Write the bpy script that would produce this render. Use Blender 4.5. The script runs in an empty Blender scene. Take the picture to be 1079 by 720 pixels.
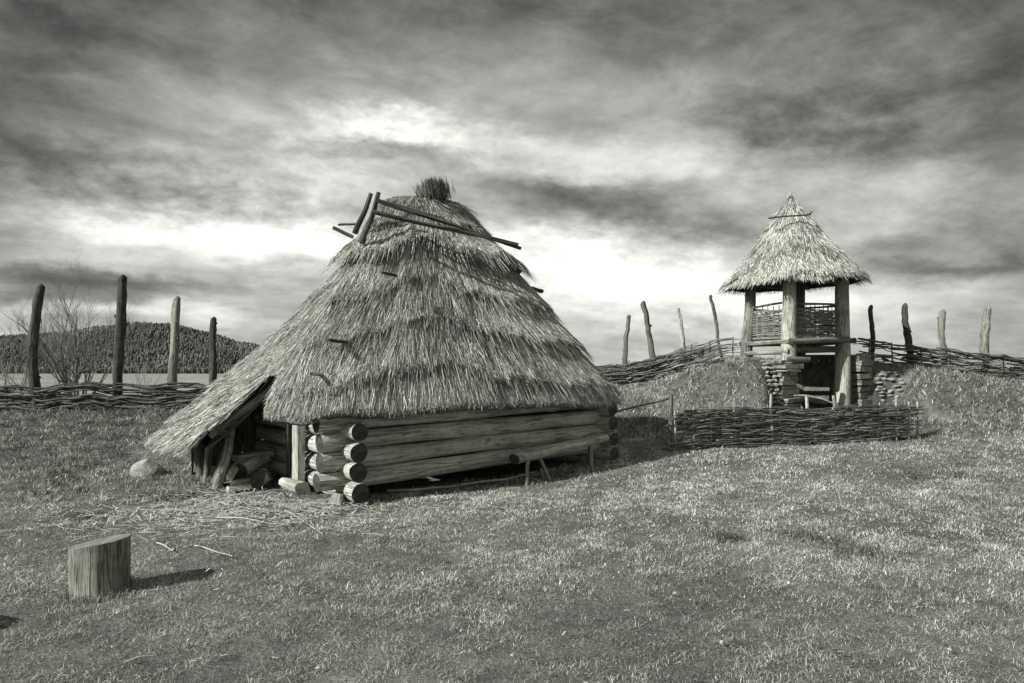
import bpy, math, random
import numpy as np
from mathutils import Vector, Matrix
random.seed(7); rng = np.random.default_rng(11)
R = math.radians
scene = bpy.context.scene
col = scene.collection

# ------------------------------------------------------------ camera
FPX, CX, HY, CAMH = 719.0, 539.5, 388.0, 1.6          # measured on the 1079 px wide photograph
cam = bpy.data.cameras.new('camera'); camo = bpy.data.objects.new('camera', cam); col.objects.link(camo)
camo.location = (0, 0, CAMH); camo.rotation_euler = (R(90), 0, 0)
cam.sensor_width = 36; cam.lens = 36*FPX/1079; cam.shift_y = (HY-360)/1079
cam.clip_start = 0.05; cam.clip_end = 6000
scene.camera = camo

# ------------------------------------------------------------ light
SUN_EL, SUN_AZ = 32.0, math.degrees(math.atan2(-0.84, -0.54))   # azimuth measured from +Y towards +X
scene.view_settings.view_transform = 'Standard'; scene.view_settings.look = 'None'
scene.view_settings.gamma = 1; scene.view_settings.use_curve_mapping = False
scene.view_settings.exposure = 0.76
TINT = (0.975, 1.0, 0.90)
def g(v): return (v*TINT[0], v*TINT[1], v*TINT[2], 1)

sun = bpy.data.lights.new('sun', 'SUN'); sun.energy = 4.5; sun.angle = R(0.5); sun.color = (1.0, 0.99, 0.96)
suno = bpy.data.objects.new('sun', sun); col.objects.link(suno)
sd = Vector((math.sin(R(SUN_AZ))*math.cos(R(SUN_EL)), math.cos(R(SUN_AZ))*math.cos(R(SUN_EL)), math.sin(R(SUN_EL))))
suno.rotation_euler = sd.to_track_quat('Z', 'Y').to_euler(); suno.location = sd*50

class NT:
    """small helper to write node trees as expressions"""
    def __init__(s, tree): s.t = tree; s.n = tree.nodes; s.l = tree.links
    def new(s, typ, **kw):
        n = s.n.new(typ)
        for k, v in kw.items(): setattr(n, k, v)
        return n
    def put(s, sock, v):
        if isinstance(v, bpy.types.NodeSocket): s.l.new(v, sock)
        elif v is not None: sock.default_value = v
    def m(s, op, a, b=None, c=None, clamp=False):
        n = s.new('ShaderNodeMath', operation=op, use_clamp=clamp)
        s.put(n.inputs[0], a)
        if b is not None: s.put(n.inputs[1], b)
        if c is not None: s.put(n.inputs[2], c)
        return n.outputs[0]
    def xyz(s, x, y, z):
        n = s.new('ShaderNodeCombineXYZ'); s.put(n.inputs[0], x); s.put(n.inputs[1], y); s.put(n.inputs[2], z); return n.outputs[0]
    def sep(s, v):
        n = s.new('ShaderNodeSeparateXYZ'); s.put(n.inputs[0], v); return n.outputs
    def noise(s, vec, scale, detail=4, rough=0.55, dist=0.0):
        n = s.new('ShaderNodeTexNoise'); s.put(n.inputs['Vector'], vec); n.inputs['Scale'].default_value = scale
        n.inputs['Detail'].default_value = detail; n.inputs['Roughness'].default_value = rough; n.inputs['Distortion'].default_value = dist
        return n.outputs['Fac']
    def ramp(s, fac, stops):
        n = s.new('ShaderNodeValToRGB'); e = n.color_ramp.elements
        while len(e) > 1: e.remove(e[0])
        e[0].position = stops[0][0]; e[0].color = g(stops[0][1])
        for p, v in stops[1:]:
            k = e.new(p); k.color = g(v)
        s.put(n.inputs[0], fac); return n.outputs[0]
    def vmul(s, v, k):
        n = s.new('ShaderNodeVectorMath', operation='MULTIPLY'); s.put(n.inputs[0], v); n.inputs[1].default_value = k; return n.outputs[0]
    def mix(s, f, a, b):
        n = s.new('ShaderNodeMix', data_type='RGBA'); s.put(n.inputs[0], f); s.put(n.inputs[6], a); s.put(n.inputs[7], b); return n.outputs[2]

world = bpy.data.worlds.new('World'); scene.world = world; world.use_nodes = True
w = NT(world.node_tree); w.n.clear()
out = w.new('ShaderNodeOutputWorld'); bg = w.new('ShaderNodeBackground'); w.l.new(bg.outputs[0], out.inputs[0])
STR = 0.10; bg.inputs[1].default_value = STR
sky = w.new('ShaderNodeTexSky', sky_type='NISHITA'); sky.sun_disc = False
sky.sun_elevation = R(SUN_EL); sky.sun_rotation = R(SUN_AZ)
bw = w.new('ShaderNodeRGBToBW'); w.l.new(sky.outputs[0], bw.inputs[0])
tc = w.new('ShaderNodeTexCoord'); X, Y, Z = w.sep(tc.outputs['Generated'])
az = w.m('MULTIPLY', w.m('ARCTAN2', X, Y), 57.2958)
el = w.m('MULTIPLY', w.m('ARCSINE', Z), 57.2958)
# the cloud sheet seen in perspective: flat coordinates high overhead
zz = w.m('ADD', w.m('MAXIMUM', Z, 0.0), 0.20)
qx = w.m('DIVIDE', X, zz); qy = w.m('DIVIDE', Y, zz)
ca, sa = math.cos(R(24)), math.sin(R(24))
q1 = w.m('ADD', w.m('MULTIPLY', qx, ca), w.m('MULTIPLY', qy, sa)); q2 = w.m('SUBTRACT', w.m('MULTIPLY', qy, ca), w.m('MULTIPLY', qx, sa))
flat = w.xyz(w.m('MULTIPLY', q1, 0.45), q2, 0.0)
n_big = w.noise(flat, 1.3, 6, 0.55, 0.7)
n_str = w.noise(w.xyz(w.m('MULTIPLY', q1, 0.50), w.m('MULTIPLY', q2, 1.1), 3.0), 2.4, 8, 0.6, 0.7)
pole = w.xyz(w.m('MULTIPLY', az, 0.07), w.m('MULTIPLY', el, 0.14), 5.0)
n_puf = w.noise(pole, 1.6, 8, 0.62, 0.6)
wa = w.noise(w.xyz(w.m('MULTIPLY', az, 0.06), w.m('MULTIPLY', el, 0.14), 0.0), 1.3, 6, 0.6)
wb = w.noise(w.xyz(w.m('MULTIPLY', az, 0.05), w.m('MULTIPLY', el, 0.12), 9.0), 1.5, 6, 0.6)
azw = w.m('ADD', az, w.m('MULTIPLY', w.m('SUBTRACT', wa, 0.5), 16.0))
elw = w.m('ADD', el, w.m('MULTIPLY', w.m('SUBTRACT', wb, 0.5), 8.0))
def blob(px, py, sx, sy, amp, tilt=0.0):
    a0 = math.degrees(math.atan((px-CX)/FPX)); e0 = math.degrees(math.atan((HY-py)/math.hypot(FPX, px-CX)))
    k = math.cos(R(a0))
    sxd = sx/FPX*57.3*k*k; syd = sy/FPX*57.3*k
    da = w.m('SUBTRACT', azw, a0); de = w.m('SUBTRACT', elw, e0)
    if tilt:                                          # tilt: degrees of elevation per degree of azimuth
        de = w.m('SUBTRACT', de, w.m('MULTIPLY', da, tilt))
    r = w.m('ADD', w.m('POWER', w.m('ABSOLUTE', w.m('DIVIDE', da, sxd)), 2.0), w.m('POWER', w.m('ABSOLUTE', w.m('DIVIDE', de, syd)), 2.0))
    return w.m('MULTIPLY', w.m('EXPONENT', w.m('MULTIPLY', r, -1.0)), amp)
rmp = w.new('ShaderNodeValToRGB'); e = rmp.color_ramp.elements      # grey by elevation, 0..60 degrees
e[0].position = 0.0; e[0].color = (.68,)*3+(1,); e[1].position = 1.0; e[1].color = (.66,)*3+(1,)
for p, v in ((.05, .70), (.10, .64), (.17, .61), (.27, .57), (.36, .51), (.45, .36), (.55, .30), (.66, .40), (.80, .60)):  # the unseen sky overhead is raised again, added as fill for the shade
    k = e.new(p); k.color = (v, v, v, 1)
w.put(rmp.inputs[0], w.m('DIVIDE', el, 60.0, clamp=True))
V = rmp.outputs[0]
BL = [(200,238,190,26,.24,0), (330,262,170,22,.26,0), (60,275,120,16,.12,0), (430,150,110,20,.14,0), (330,190,130,20,.14,0),
      (120,303,170,10,-.20,0), (60,318,160,8,-.12,0), (150,335,200,9,.13,0), (640,292,130,34,.34,0), (560,262,90,18,.22,0), (860,318,180,22,.20,0),
      (640,212,110,20,-.19,-.12), (600,196,60,9,-.10,0), (600,165,140,22,.20,-.1), (730,165,70,40,.16,0), (840,105,110,24,-.15,-.15), (900,150,90,14,-.15,-.25), (20,20,180,70,-.07,0), (1060,20,220,70,-.07,0),
      (1010,272,90,12,-.20,0), (960,250,60,12,-.14,0), (1060,150,90,110,-.16,0), (20,180,110,100,-.17,0), (15,40,160,60,-.12,0), (760,240,90,18,-.10,0),
      (560,80,260,50,.10,0), (330,120,240,14,.05,-.1), (980,200,110,18,.08,-.1), (20,300,60,60,-.08,0), (1060,340,70,60,-.12,0), (700,360,200,16,-.05,0), (950,60,160,14,-.05,-.2), (930,215,140,30,.10,0), (400,145,90,14,.16,0), (380,165,70,7,-.12,0), (200,120,200,18,.07,-.15), (700,110,90,30,.06,0)]
for b in BL: V = w.m('ADD', V, blob(*b))
V = w.m('ADD', V, w.m('MULTIPLY', w.m('SUBTRACT', n_big, 0.5), 0.30))
V = w.m('ADD', V, w.m('MULTIPLY', w.m('SUBTRACT', n_str, 0.5), 0.26))
V = w.m('ADD', V, w.m('MULTIPLY', w.m('SUBTRACT', n_puf, 0.5), 0.34))
n_wsp = w.noise(w.xyz(w.m('MULTIPLY', q1, 0.55), w.m('MULTIPLY', q2, 1.0), 8.0), 6.5, 9, 0.64, 0.5)
n_pf2 = w.noise(w.xyz(w.m('MULTIPLY', az, 0.20), w.m('MULTIPLY', el, 0.34), 2.0), 2.2, 9, 0.64, 0.15)
V = w.m('ADD', V, w.m('MULTIPLY', w.m('SUBTRACT', n_wsp, 0.5), 0.16))
pm = w.m('ADD', w.m('ADD', blob(230, 215, 230, 40, .55), blob(410, 148, 100, 22, .55)), w.m('ADD', blob(640, 270, 160, 45, .35), blob(860, 130, 150, 60, .25)))
V = w.m('ADD', V, w.m('MULTIPLY', w.m('SUBTRACT', n_pf2, 0.5), w.m('ADD', pm, 0.14)))
V = w.m('ADD', V, w.m('MULTIPLY', w.m('SUBTRACT', 0.0, Y, clamp=True), 0.12))   # unseen sky behind the camera brightened, added to fill the shade
V = w.m('MAXIMUM', V, 0.14)
lin = w.m('MULTIPLY', w.m('POWER', V, 2.2), 0.78/STR)
lin = w.m('ADD', w.m('MULTIPLY', lin, 0.97), w.m('MULTIPLY', bw.outputs[0], 0.03))
tn = w.new('ShaderNodeVectorMath', operation='SCALE'); tn.inputs[0].default_value = (0.985, 1.0, 0.935); w.put(tn.inputs['Scale'], lin)
w.l.new(tn.outputs[0], bg.inputs[0])

# ------------------------------------------------------------ materials
def material(name, build):
    m = bpy.data.materials.new(name); m.use_nodes = True; t = NT(m.node_tree); t.n.clear()
    o = t.new('ShaderNodeOutputMaterial'); p = t.new('ShaderNodeBsdfPrincipled')
    p.inputs['Roughness'].default_value = 0.9; p.inputs['Specular IOR Level'].default_value = 0.15
    t.l.new(p.outputs[0], o.inputs[0]); build(t, p, o); return m
def bump(t, p, h, strength=0.5, dist=0.02):
    b = t.new('ShaderNodeBump'); b.inputs['Strength'].default_value = strength; b.inputs['Distance'].default_value = dist
    t.put(b.inputs['Height'], h); t.l.new(b.outputs[0], p.inputs['Normal'])
def wood(name, lo, hi, crack=0.5):
    def f(t, p, o):
        uv = t.new('ShaderNodeUVMap').outputs[0]; x, y, _ = t.sep(uv)
        ob = t.new('ShaderNodeTexCoord').outputs['Object']
        grain = t.noise(t.xyz(t.m('MULTIPLY', x, 60), t.m('MULTIPLY', y, 2.2), 0.0), 1.0, 6, 0.6, 0.6)
        fine = t.noise(t.xyz(t.m('MULTIPLY', x, 220), t.m('MULTIPLY', y, 6), 0.0), 1.0, 3, 0.6)
        blot = t.noise(ob, 2.2, 5, 0.6)
        spots = t.noise(ob, 14.0, 3, 0.6)
        v = t.m('ADD', t.m('MULTIPLY', grain, 0.45), t.m('ADD', t.m('MULTIPLY', blot, 0.35), t.m('MULTIPLY', spots, 0.2)))
        c = t.ramp(v, [(0.30, lo*0.35), (0.42, lo*.9), (0.60, hi), (0.75, hi*1.2)])
        ck = t.noise(t.xyz(t.m('MULTIPLY', x, 13), t.m('MULTIPLY', y, 0.8), 4.0), 1.0, 3, 0.5, 0.3)
        ckm = t.m('SUBTRACT', 1.0, t.m('MULTIPLY', t.m('ABSOLUTE', t.m('SUBTRACT', ck, 0.5)), 42.0), clamp=True)
        kn = t.new('ShaderNodeTexVoronoi'); t.put(kn.inputs['Vector'], t.xyz(t.m('MULTIPLY', x, 4.0), t.m('MULTIPLY', y, 1.6), 0.0)); kn.inputs['Scale'].default_value = 1.0
        knm = t.m('SUBTRACT', 1.0, t.m('MULTIPLY', kn.outputs['Distance'], 9.0), clamp=True)
        dk = t.m('MAXIMUM', t.m('MULTIPLY', ckm, 0.6), t.m('MULTIPLY', knm, 0.6))
        c = t.mix(dk, c, g(lo*0.12))
        cr = t.ramp(grain, [(0.28, 0.12), (0.40, 1.0)])
        mx = t.new('ShaderNodeMix', data_type='RGBA', blend_type='MULTIPLY'); mx.inputs[0].default_value = crack
        t.put(mx.inputs[6], c); t.put(mx.inputs[7], cr); t.l.new(mx.outputs[2], p.inputs['Base Color'])
        bump(t, p, t.m('SUBTRACT', t.m('ADD', grain, t.m('MULTIPLY', fine, 0.4)), ckm), 0.9, 0.014)
    return material(name, f)
def endgrain(name, lo, hi):
    def f(t, p, o):
        uv = t.new('ShaderNodeUVMap').outputs[0]; x, y, _ = t.sep(uv)
        r = t.m('SQRT', t.m('ADD', t.m('POWER', t.m('ABSOLUTE', x), 2.0), t.m('POWER', t.m('ABSOLUTE', y), 2.0)))
        n = t.noise(uv, 9.0, 4, 0.6)
        ring = t.m('SINE', t.m('MULTIPLY', t.m('ADD', r, t.m('MULTIPLY', n, 0.05)), 330.0))
        ang = t.m('ARCTAN2', y, x)
        spl = t.noise(t.xyz(t.m('MULTIPLY', ang, 3.0), t.m('MULTIPLY', r, 2.0), 0.0), 2.0, 3, 0.7)
        v = t.m('ADD', t.m('MULTIPLY', ring, 0.10), t.m('ADD', t.m('MULTIPLY', n, 0.6), t.m('MULTIPLY', spl, 0.35)))
        t.l.new(t.ramp(v, [(0.30, lo*0.4), (0.42, lo), (0.62, hi)]), p.inputs['Base Color'])
        bump(t, p, v, 0.6, 0.012)
    return material(name, f)
M = {}
M['log'] = wood('weathered_log_wood', 0.30, 0.52, 0.35)
M['log_end'] = endgrain('log_end_grain', 0.025, 0.085)
M['pale_wood'] = wood('pale_barkless_wood', 0.26, 0.50, 0.6)
M['pale_end'] = endgrain('pale_end_grain', 0.25, 0.5)
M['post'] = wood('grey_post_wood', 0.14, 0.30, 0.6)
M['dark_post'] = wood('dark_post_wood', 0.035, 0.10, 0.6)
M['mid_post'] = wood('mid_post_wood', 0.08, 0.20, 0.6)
M['dark_wood'] = wood('dark_pole_wood', 0.05, 0.12, 0.5)
M['stump'] = wood('stump_wood', 0.13, 0.30, 0.7)
M['stump_top'] = endgrain('stump_sawn_top', 0.12, 0.26)
def twig_m(t, p, o):
    a = t.new('ShaderNodeAttribute', attribute_name='rnd').outputs['Fac']
    ob = t.new('ShaderNodeTexCoord').outputs['Object']
    n = t.noise(ob, 25.0, 3, 0.6)
    t.l.new(t.ramp(t.m('ADD', t.m('MULTIPLY', a, 0.75), t.m('MULTIPLY', n, 0.3)), [(0.15, 0.035), (0.5, 0.11), (0.8, 0.24), (1.0, 0.45)]), p.inputs['Base Color'])
    bump(t, p, n, 0.4, 0.01)
M['twig'] = material('woven_branch_bark', twig_m)
def branch_m(t, p, o):
    ob = t.new('ShaderNodeTexCoord').outputs['Object']
    t.l.new(t.ramp(t.noise(ob, 9.0, 3), [(0.3, 0.09), (0.7, 0.28)]), p.inputs['Base Color'])
M['branch'] = material('bare_branch_bark', branch_m)
def straw_mat(name, stops, transl=0.15):
    def f(t, p, o):
        a = t.new('ShaderNodeAttribute', attribute_name='rnd').outputs['Fac']
        c = t.ramp(a, stops)
        t.l.new(c, p.inputs['Base Color'])
        p.inputs['Roughness'].default_value = 0.7
        if transl:
            tr = t.new('ShaderNodeBsdfTranslucent'); t.l.new(c, tr.inputs[0])
            mx = t.new('ShaderNodeMixShader'); mx.inputs[0].default_value = transl
            t.l.new(p.outputs[0], mx.inputs[1]); t.l.new(tr.outputs[0], mx.inputs[2]); t.l.new(mx.outputs[0], o.inputs[0])
    return material(name, f)
M['straw'] = straw_mat('thatch_straw', [(0.0, 0.05), (0.3, 0.16), (0.6, 0.36), (0.85, 0.58), (1.0, 0.8)], 0.12)
M['cap_straw'] = straw_mat('dark_thatch_straw', [(0.0, 0.025), (0.6, 0.09), (1.0, 0.30)], 0.05)
M['grass'] = straw_mat('winter_grass_blades', [(0.0, 0.04), (0.3, 0.14), (0.6, 0.34), (0.85, 0.56), (1.0, 0.8)], 0.25)
def thatch_m(t, p, o):
    uv = t.new('ShaderNodeUVMap').outputs[0]; x, y, _ = t.sep(uv)
    n = t.noise(t.xyz(t.m('MULTIPLY', x, 50), t.m('MULTIPLY', y, 3.0), 0.0), 1.0, 5, 0.65)
    n2 = t.noise(t.xyz(x, y, 0.0), 2.0, 4, 0.6)
    v = t.m('ADD', t.m('MULTIPLY', n, 0.7), t.m('MULTIPLY', n2, 0.3))
    t.l.new(t.ramp(v, [(0.35, 0.04), (0.5, 0.14), (0.65, 0.34)]), p.inputs['Base Color']); bump(t, p, n, 1.0, 0.03)
M['thatch'] = material('thatch_body', thatch_m)
def ground_m(t, p, o):
    pos = t.new('ShaderNodeNewGeometry').outputs['Position']
    a = t.noise(pos, 0.55, 6, 0.6, 0.4); b = t.noise(pos, 5.0, 6, 0.65); c = t.noise(pos, 38.0, 4, 0.7)
    v = t.m('ADD', t.m('MULTIPLY', a, 0.35), t.m('ADD', t.m('MULTIPLY', b, 0.35), t.m('MULTIPLY', c, 0.3)))
    t.l.new(t.ramp(v, [(0.36, 0.045), (0.48, 0.11), (0.58, 0.20), (0.68, 0.32)]), p.inputs['Base Color'])
    bump(t, p, t.m('ADD', c, b), 0.9, 0.04)
M['ground'] = material('grassy_soil', ground_m)
def field_m(t, p, o):
    pos = t.new('ShaderNodeNewGeometry').outputs['Position']
    t.l.new(t.ramp(t.noise(t.vmul(pos, (0.3, 0.05, 1)), 0.3, 4), [(0.3, 0.17), (0.7, 0.25)]), p.inputs['Base Color'])
M['field'] = material('pale_stubble', field_m)
def hill_m(t, p, o):
    pos = t.new('ShaderNodeNewGeometry').outputs['Position']
    t.l.new(t.ramp(t.noise(pos, 0.05, 5), [(0.3, 0.02), (0.7, 0.06)]), p.inputs['Base Color'])
M['hill'] = material('wooded_hill_soil', hill_m)
M['wood_far'] = straw_mat('far_bare_woodland', [(0.0, 0.05), (0.5, 0.13), (0.85, 0.22), (1.0, 0.30)], 0.4)
def stone_m(t, p, o):
    ob = t.new('ShaderNodeTexCoord').outputs['Object']
    n = t.noise(ob, 9.0, 6, 0.65); t.l.new(t.ramp(n, [(0.3, 0.12), (0.7, 0.36)]), p.inputs['Base Color']); bump(t, p, n, 0.9, 0.03)
M['stone'] = material('rough_stone', stone_m)

# ------------------------------------------------------------ object helpers
def tag(o, label=None, cat=None, group=None, kind=None):
    if label: o['label'] = label
    if cat: o['category'] = cat
    if group: o['group'] = group
    if kind: o['kind'] = kind
    return o
def empty(name, loc=(0, 0, 0), rz=0, **kw):
    o = bpy.data.objects.new(name, None); col.objects.link(o); o.location = loc; o.rotation_euler = (0, 0, rz)
    o.empty_display_size = 0.2
    return tag(o, **kw)
class MB:
    def __init__(s, origin=(0, 0, 0)): s.v = []; s.f = []; s.uv = []; s.mi = []; s.at = []; s.o = Vector(origin); s.rnd = 0.5
    def add(s, verts, faces, uvs=None, mi=0):
        b = len(s.v); s.v += [tuple(Vector(p)-s.o) for p in verts]; s.at += [s.rnd]*len(verts)
        for k, f in enumerate(faces):
            s.f.append(tuple(b+i for i in f)); s.mi.append(mi)
            s.uv += list(uvs[k]) if uvs else [(0.0, 0.0)]*len(f)
    def tube(s, pts, rad, sides=8, cap=True, seed=None, rough=0.0, mi=0, emi=1, u0=None, flat=1.0):
        pts = [Vector(p) for p in pts]; n = len(pts)
        if not hasattr(rad, '__len__'): rad = [rad]*n
        rr = random.Random(seed if seed is not None else random.random())
        ph = [rr.uniform(0, 6.28) for _ in range(4)]; u0 = rr.uniform(0, 50) if u0 is None else u0
        d0 = (pts[1]-pts[0]).normalized(); up = Vector((0, 0, 1)) if abs(d0.z) < 0.9 else Vector((1, 0, 0))
        a = d0.cross(up).normalized(); L = 0; vs = []; us = []
        for i, p in enumerate(pts):
            d = (pts[min(i+1, n-1)]-pts[max(i-1, 0)]).normalized()
            a = (a-d*a.dot(d)).normalized(); b = d.cross(a)
            if i: L += (p-pts[i-1]).length
            for j in range(sides):
                t = 2*math.pi*j/sides
                r = rad[i]*(1+rough*(math.sin(2*t+ph[0]+L*2)*0.5+math.sin(3*t+ph[1]-L*3)*0.35+math.sin(5*t+ph[2]+L*7)*0.25+rr.uniform(-.15, .15)))
                vs.append(p+a*math.cos(t)*r+b*math.sin(t)*r*flat); us.append(L)
        fs, uv = [], []; rm = sum(rad)/n
        for i in range(n-1):
            for j in range(sides):
                k = (j+1) % sides; fs.append((i*sides+j, i*sides+k, (i+1)*sides+k, (i+1)*sides+j))
                c0, c1 = u0+j*rm*6.28/sides, u0+(j+1)*rm*6.28/sides
                uv.append([(c0, us[i*sides]), (c1, us[i*sides]), (c1, us[(i+1)*sides]), (c0, us[(i+1)*sides])])
        s.add(vs, fs, uv, mi)
        if cap:
            for i, rev in ((0, True), (n-1, False)):
                ring = vs[i*sides:(i+1)*sides]; q = rad[i]
                cuv = [(math.cos(2*math.pi*j/sides)*q, math.sin(2*math.pi*j/sides)*q) for j in range(sides)]
                idx = list(range(sides))
                if rev: idx = idx[::-1]; 
                s.add([ring[j] for j in idx], [tuple(range(sides))], [[cuv[j] for j in idx]], emi)
    def box(s, c, size, rz=0, rx=0, ry=0, jit=0.0, mi=0, emi=None, seed=None):
        """box with slightly uneven edges; size = (x,y,z)"""
        rr = random.Random(seed if seed is not None else random.random())
        m = Matrix.Translation(c) @ Matrix.Rotation(rz, 4, 'Z') @ Matrix.Rotation(ry, 4, 'Y') @ Matrix.Rotation(rx, 4, 'X')
        hx, hy, hz = [q/2 for q in size]; be = min(hx, hy, hz)*0.12
        # eight corners bevelled to 24 verts via small inset on each face
        V8 = [Vector((sx*hx+rr.uniform(-jit, jit), sy*hy+rr.uniform(-jit, jit), sz*hz+rr.uniform(-jit, jit))) for sx in (-1, 1) for sy in (-1, 1) for sz in (-1, 1)]
        F = [(0, 1, 3, 2), (4, 6, 7, 5), (0, 4, 5, 1), (2, 3, 7, 6), (0, 2, 6, 4), (1, 5, 7, 3)]
        ax = max(range(3), key=lambda i: size[i]); u0 = rr.uniform(0, 40)
        for f in F:
            q = [V8[i] for i in f]
            o1, o2 = [i for i in range(3) if i != ax]
            nrm = (q[1]-q[0]).cross(q[2]-q[0]); k = max(range(3), key=lambda i: abs(nrm[i]))
            if k == ax: uv = [(p[o1], p[o2]) for p in q]; mm = emi if emi is not None else mi
            else:
                oth = [i for i in (o1, o2) if i != k][0]; uv = [(u0+p[oth]+k*3, p[ax]) for p in q]; mm = mi
            s.add([m @ p for p in q], [(0, 1, 2, 3)], [uv], mm)
    def build(s, name, mats, parent=None, smooth=True, weld=False):
        me = bpy.data.meshes.new(name); me.from_pydata(s.v, [], s.f)
        uvl = me.uv_layers.new(name='UVMap'); uvl.data.foreach_set('uv', np.array(s.uv, dtype=np.float32).ravel())
        at = me.attributes.new('rnd', 'FLOAT', 'POINT'); at.data.foreach_set('value', np.array(s.at, dtype=np.float32))
        if not isinstance(mats, (list, tuple)): mats = [mats]
        for m in mats: me.materials.append(M[m] if isinstance(m, str) else m)
        mi = np.minimum(np.array(s.mi, dtype=np.int32), len(mats)-1)
        me.polygons.foreach_set('material_index', mi)
        if smooth:
            sm = np.array([len(f) == 4 for f in s.f]); me.polygons.foreach_set('use_smooth', sm)
            if len(s.v) < 60000: 
                try: me.set_sharp_from_angle(angle=R(50))
                except Exception: pass
        me.update(); o = bpy.data.objects.new(name, me); col.objects.link(o); o.parent = parent
        if parent is None: o.location = s.o
        return o
def np_mesh(name, verts, nper, faces_local, rnd, mat, parent=None, uv=None, loc=(0, 0, 0)):
    """many copies of one small polygon set, written in one go. verts (N*nper,3); faces_local list of tuples"""
    N = len(verts)//nper; me = bpy.data.meshes.new(name)
    me.vertices.add(len(verts)); me.vertices.foreach_set('co', verts.astype(np.float32).ravel())
    base = (np.arange(N)*nper)[:, None]
    cols = [base+np.array(f)[None, :] for f in faces_local]
    lv = np.concatenate(cols, axis=1).ravel()
    lens = np.tile(np.array([len(f) for f in faces_local]), N)
    starts = np.concatenate([[0], np.cumsum(lens)[:-1]])
    me.loops.add(len(lv)); me.loops.foreach_set('vertex_index', lv.astype(np.int32))
    me.polygons.add(len(lens)); me.polygons.foreach_set('loop_start', starts.astype(np.int32)); me.polygons.foreach_set('loop_total', lens.astype(np.int32))
    me.update(calc_edges=True); me.validate()
    at = me.attributes.new('rnd', 'FLOAT', 'POINT'); at.data.foreach_set('value', np.repeat(rnd, nper).astype(np.float32))
    me.materials.append(M[mat]); o = bpy.data.objects.new(name, me); col.objects.link(o); o.parent = parent; o.location = loc
    return o
_ph = rng.uniform(0, 6.28, (4, 24)); _an = rng.uniform(0, 6.28, 24)
def nz(x, y, f=1.0, k=0):
    """smooth vector noise, roughly -1..1"""
    x = np.asarray(x, float)*f; y = np.asarray(y, float)*f; r = 0
    for i in range(6):
        a = _an[(i+k*5) % 24]; q = 1.0+0.55*i
        r = r+np.sin((x*math.cos(a)+y*math.sin(a))*q+_ph[k % 4, i]+1.3*np.sin((x*math.sin(a*1.7)-y*math.cos(a*1.7))*q*0.7+_ph[(k+1) % 4, i+6]))/(1+0.35*i)
    return r/3.2
def bend(p0, p1, n=6, amp=0.03, seed=None, sag=0.0):
    rr = random.Random(seed if seed is not None else random.random()); p0, p1 = Vector(p0), Vector(p1); L = (p1-p0).length
    ph = [rr.uniform(0, 6.28) for _ in range(4)]; pts = []
    for i in range(n+1):
        t = i/n; e = math.sin(math.pi*t)**0.5 if 0 < t < 1 else 0
        pts.append(p0.lerp(p1, t)+Vector((math.sin(ph[0]+t*5), math.sin(ph[1]+t*4.2), math.sin(ph[2]+t*4.7)))*amp*L*e*0.6-Vector((0, 0, sag*4*t*(1-t))))
    return pts
def P(px, py, Yd): return Vector(((px-CX)/FPX*Yd, Yd, CAMH+(HY-py)/FPX*Yd))

# ------------------------------------------------------------ terrain
def sst(x): x = np.clip(x, 0, 1); return x*x*(3-2*x)
def terr(x, y, fine=True):
    x = np.asarray(x, float); y = np.asarray(y, float)
    yf = np.interp(x, [-60, -25, -14, -9, -5, 0, 3.3, 5.4, 9, 11, 14, 25, 60], [14, 14, 14.4, 14.9, 15.4, 17.2, 17.6, 16.3, 16.6, 17.4, 18.0, 20, 24])
    zc = np.interp(x, [-60, -25, -14, -5, 0, 3.3, 4.6, 5.6, 9, 11, 14, 25, 60], [.6, .65, .62, .6, .9, 1.15, 1.5, 1.78, 1.72, 1.5, 1.12, .9, .8])
    wd = np.interp(x, [-60, -5, 0, 3.3, 5.4, 9, 14, 60], [7, 6.5, 4, 3.6, 2.6, 2.6, 4.2, 6])
    basez = 0.14*sst((x+1.5)/4)*sst((y-8)/4)+0.05*sst((y-12)/3)
    z = basez+(zc-basez)*sst((y-(yf-wd))/wd)
    back = sst((y-(yf+2.6))/9)
    z = z*(1-back)+back*(-3.0)
    z = z+0.035*nz(x, y, 0.7, 0)*sst((y+2)/6)
    # the gateway cut through the bank beneath the watchtower
    ca_, sa_ = math.cos(TR), math.sin(TR)
    la = (x-TF[0])*ca_+(y-TF[1])*sa_; lb = -(x-TF[0])*sa_+(y-TF[1])*ca_
    lf = np.minimum(lb+0.25, 0)
    lo_ = sst((la-np.where(lb < .05, -1.0, .10)-lf*1.5)/(0.12-lf*.5))
    inner = sst((2.05-la)/.3)
    outer = np.where(la < 2.2, 1.0, sst((4.3+1.25*np.minimum(lb+.45, 0)-la)/1.1))*sst((-lb-.02-np.maximum(la-2.2, 0)*.45)/.14)
    cut = lo_*np.maximum(inner, outer)*sst((lb+3.2)/0.5)*sst((1.9-lb)/0.1)
    z = z*(1-cut)+cut*np.minimum(z, 0.40)
    if fine:
        z = z+0.018*nz(x, y, 3.1, 1)+0.009*nz(x, y, 9.0, 2)
        z = z+sst((y-13)/2)*sst((22-y)/3)*0.035*nz(x, y, 4.3, 3)+0.07*sst((-4-x)/2)*sst((y-8)/2)*sst((20-y)/3)*nz(x, y, 2.6, 3)
    return z
TF = (6.5, 16.0); TR = math.atan2(.49, .87)
def tz(x, y): return float(terr(x, y))
def axis(parts):
    r = []
    for a, b, s in parts: r += list(np.arange(a, b-1e-6, s))
    return np.array(r+[parts[-1][1]])
xs = axis([(-2400, -400, 250), (-400, -60, 40), (-60, -16, 4), (-16, -9, .25), (-9, 12, .11), (12, 18, .25), (18, 60, 4), (60, 400, 40), (400, 2400, 250)])
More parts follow.
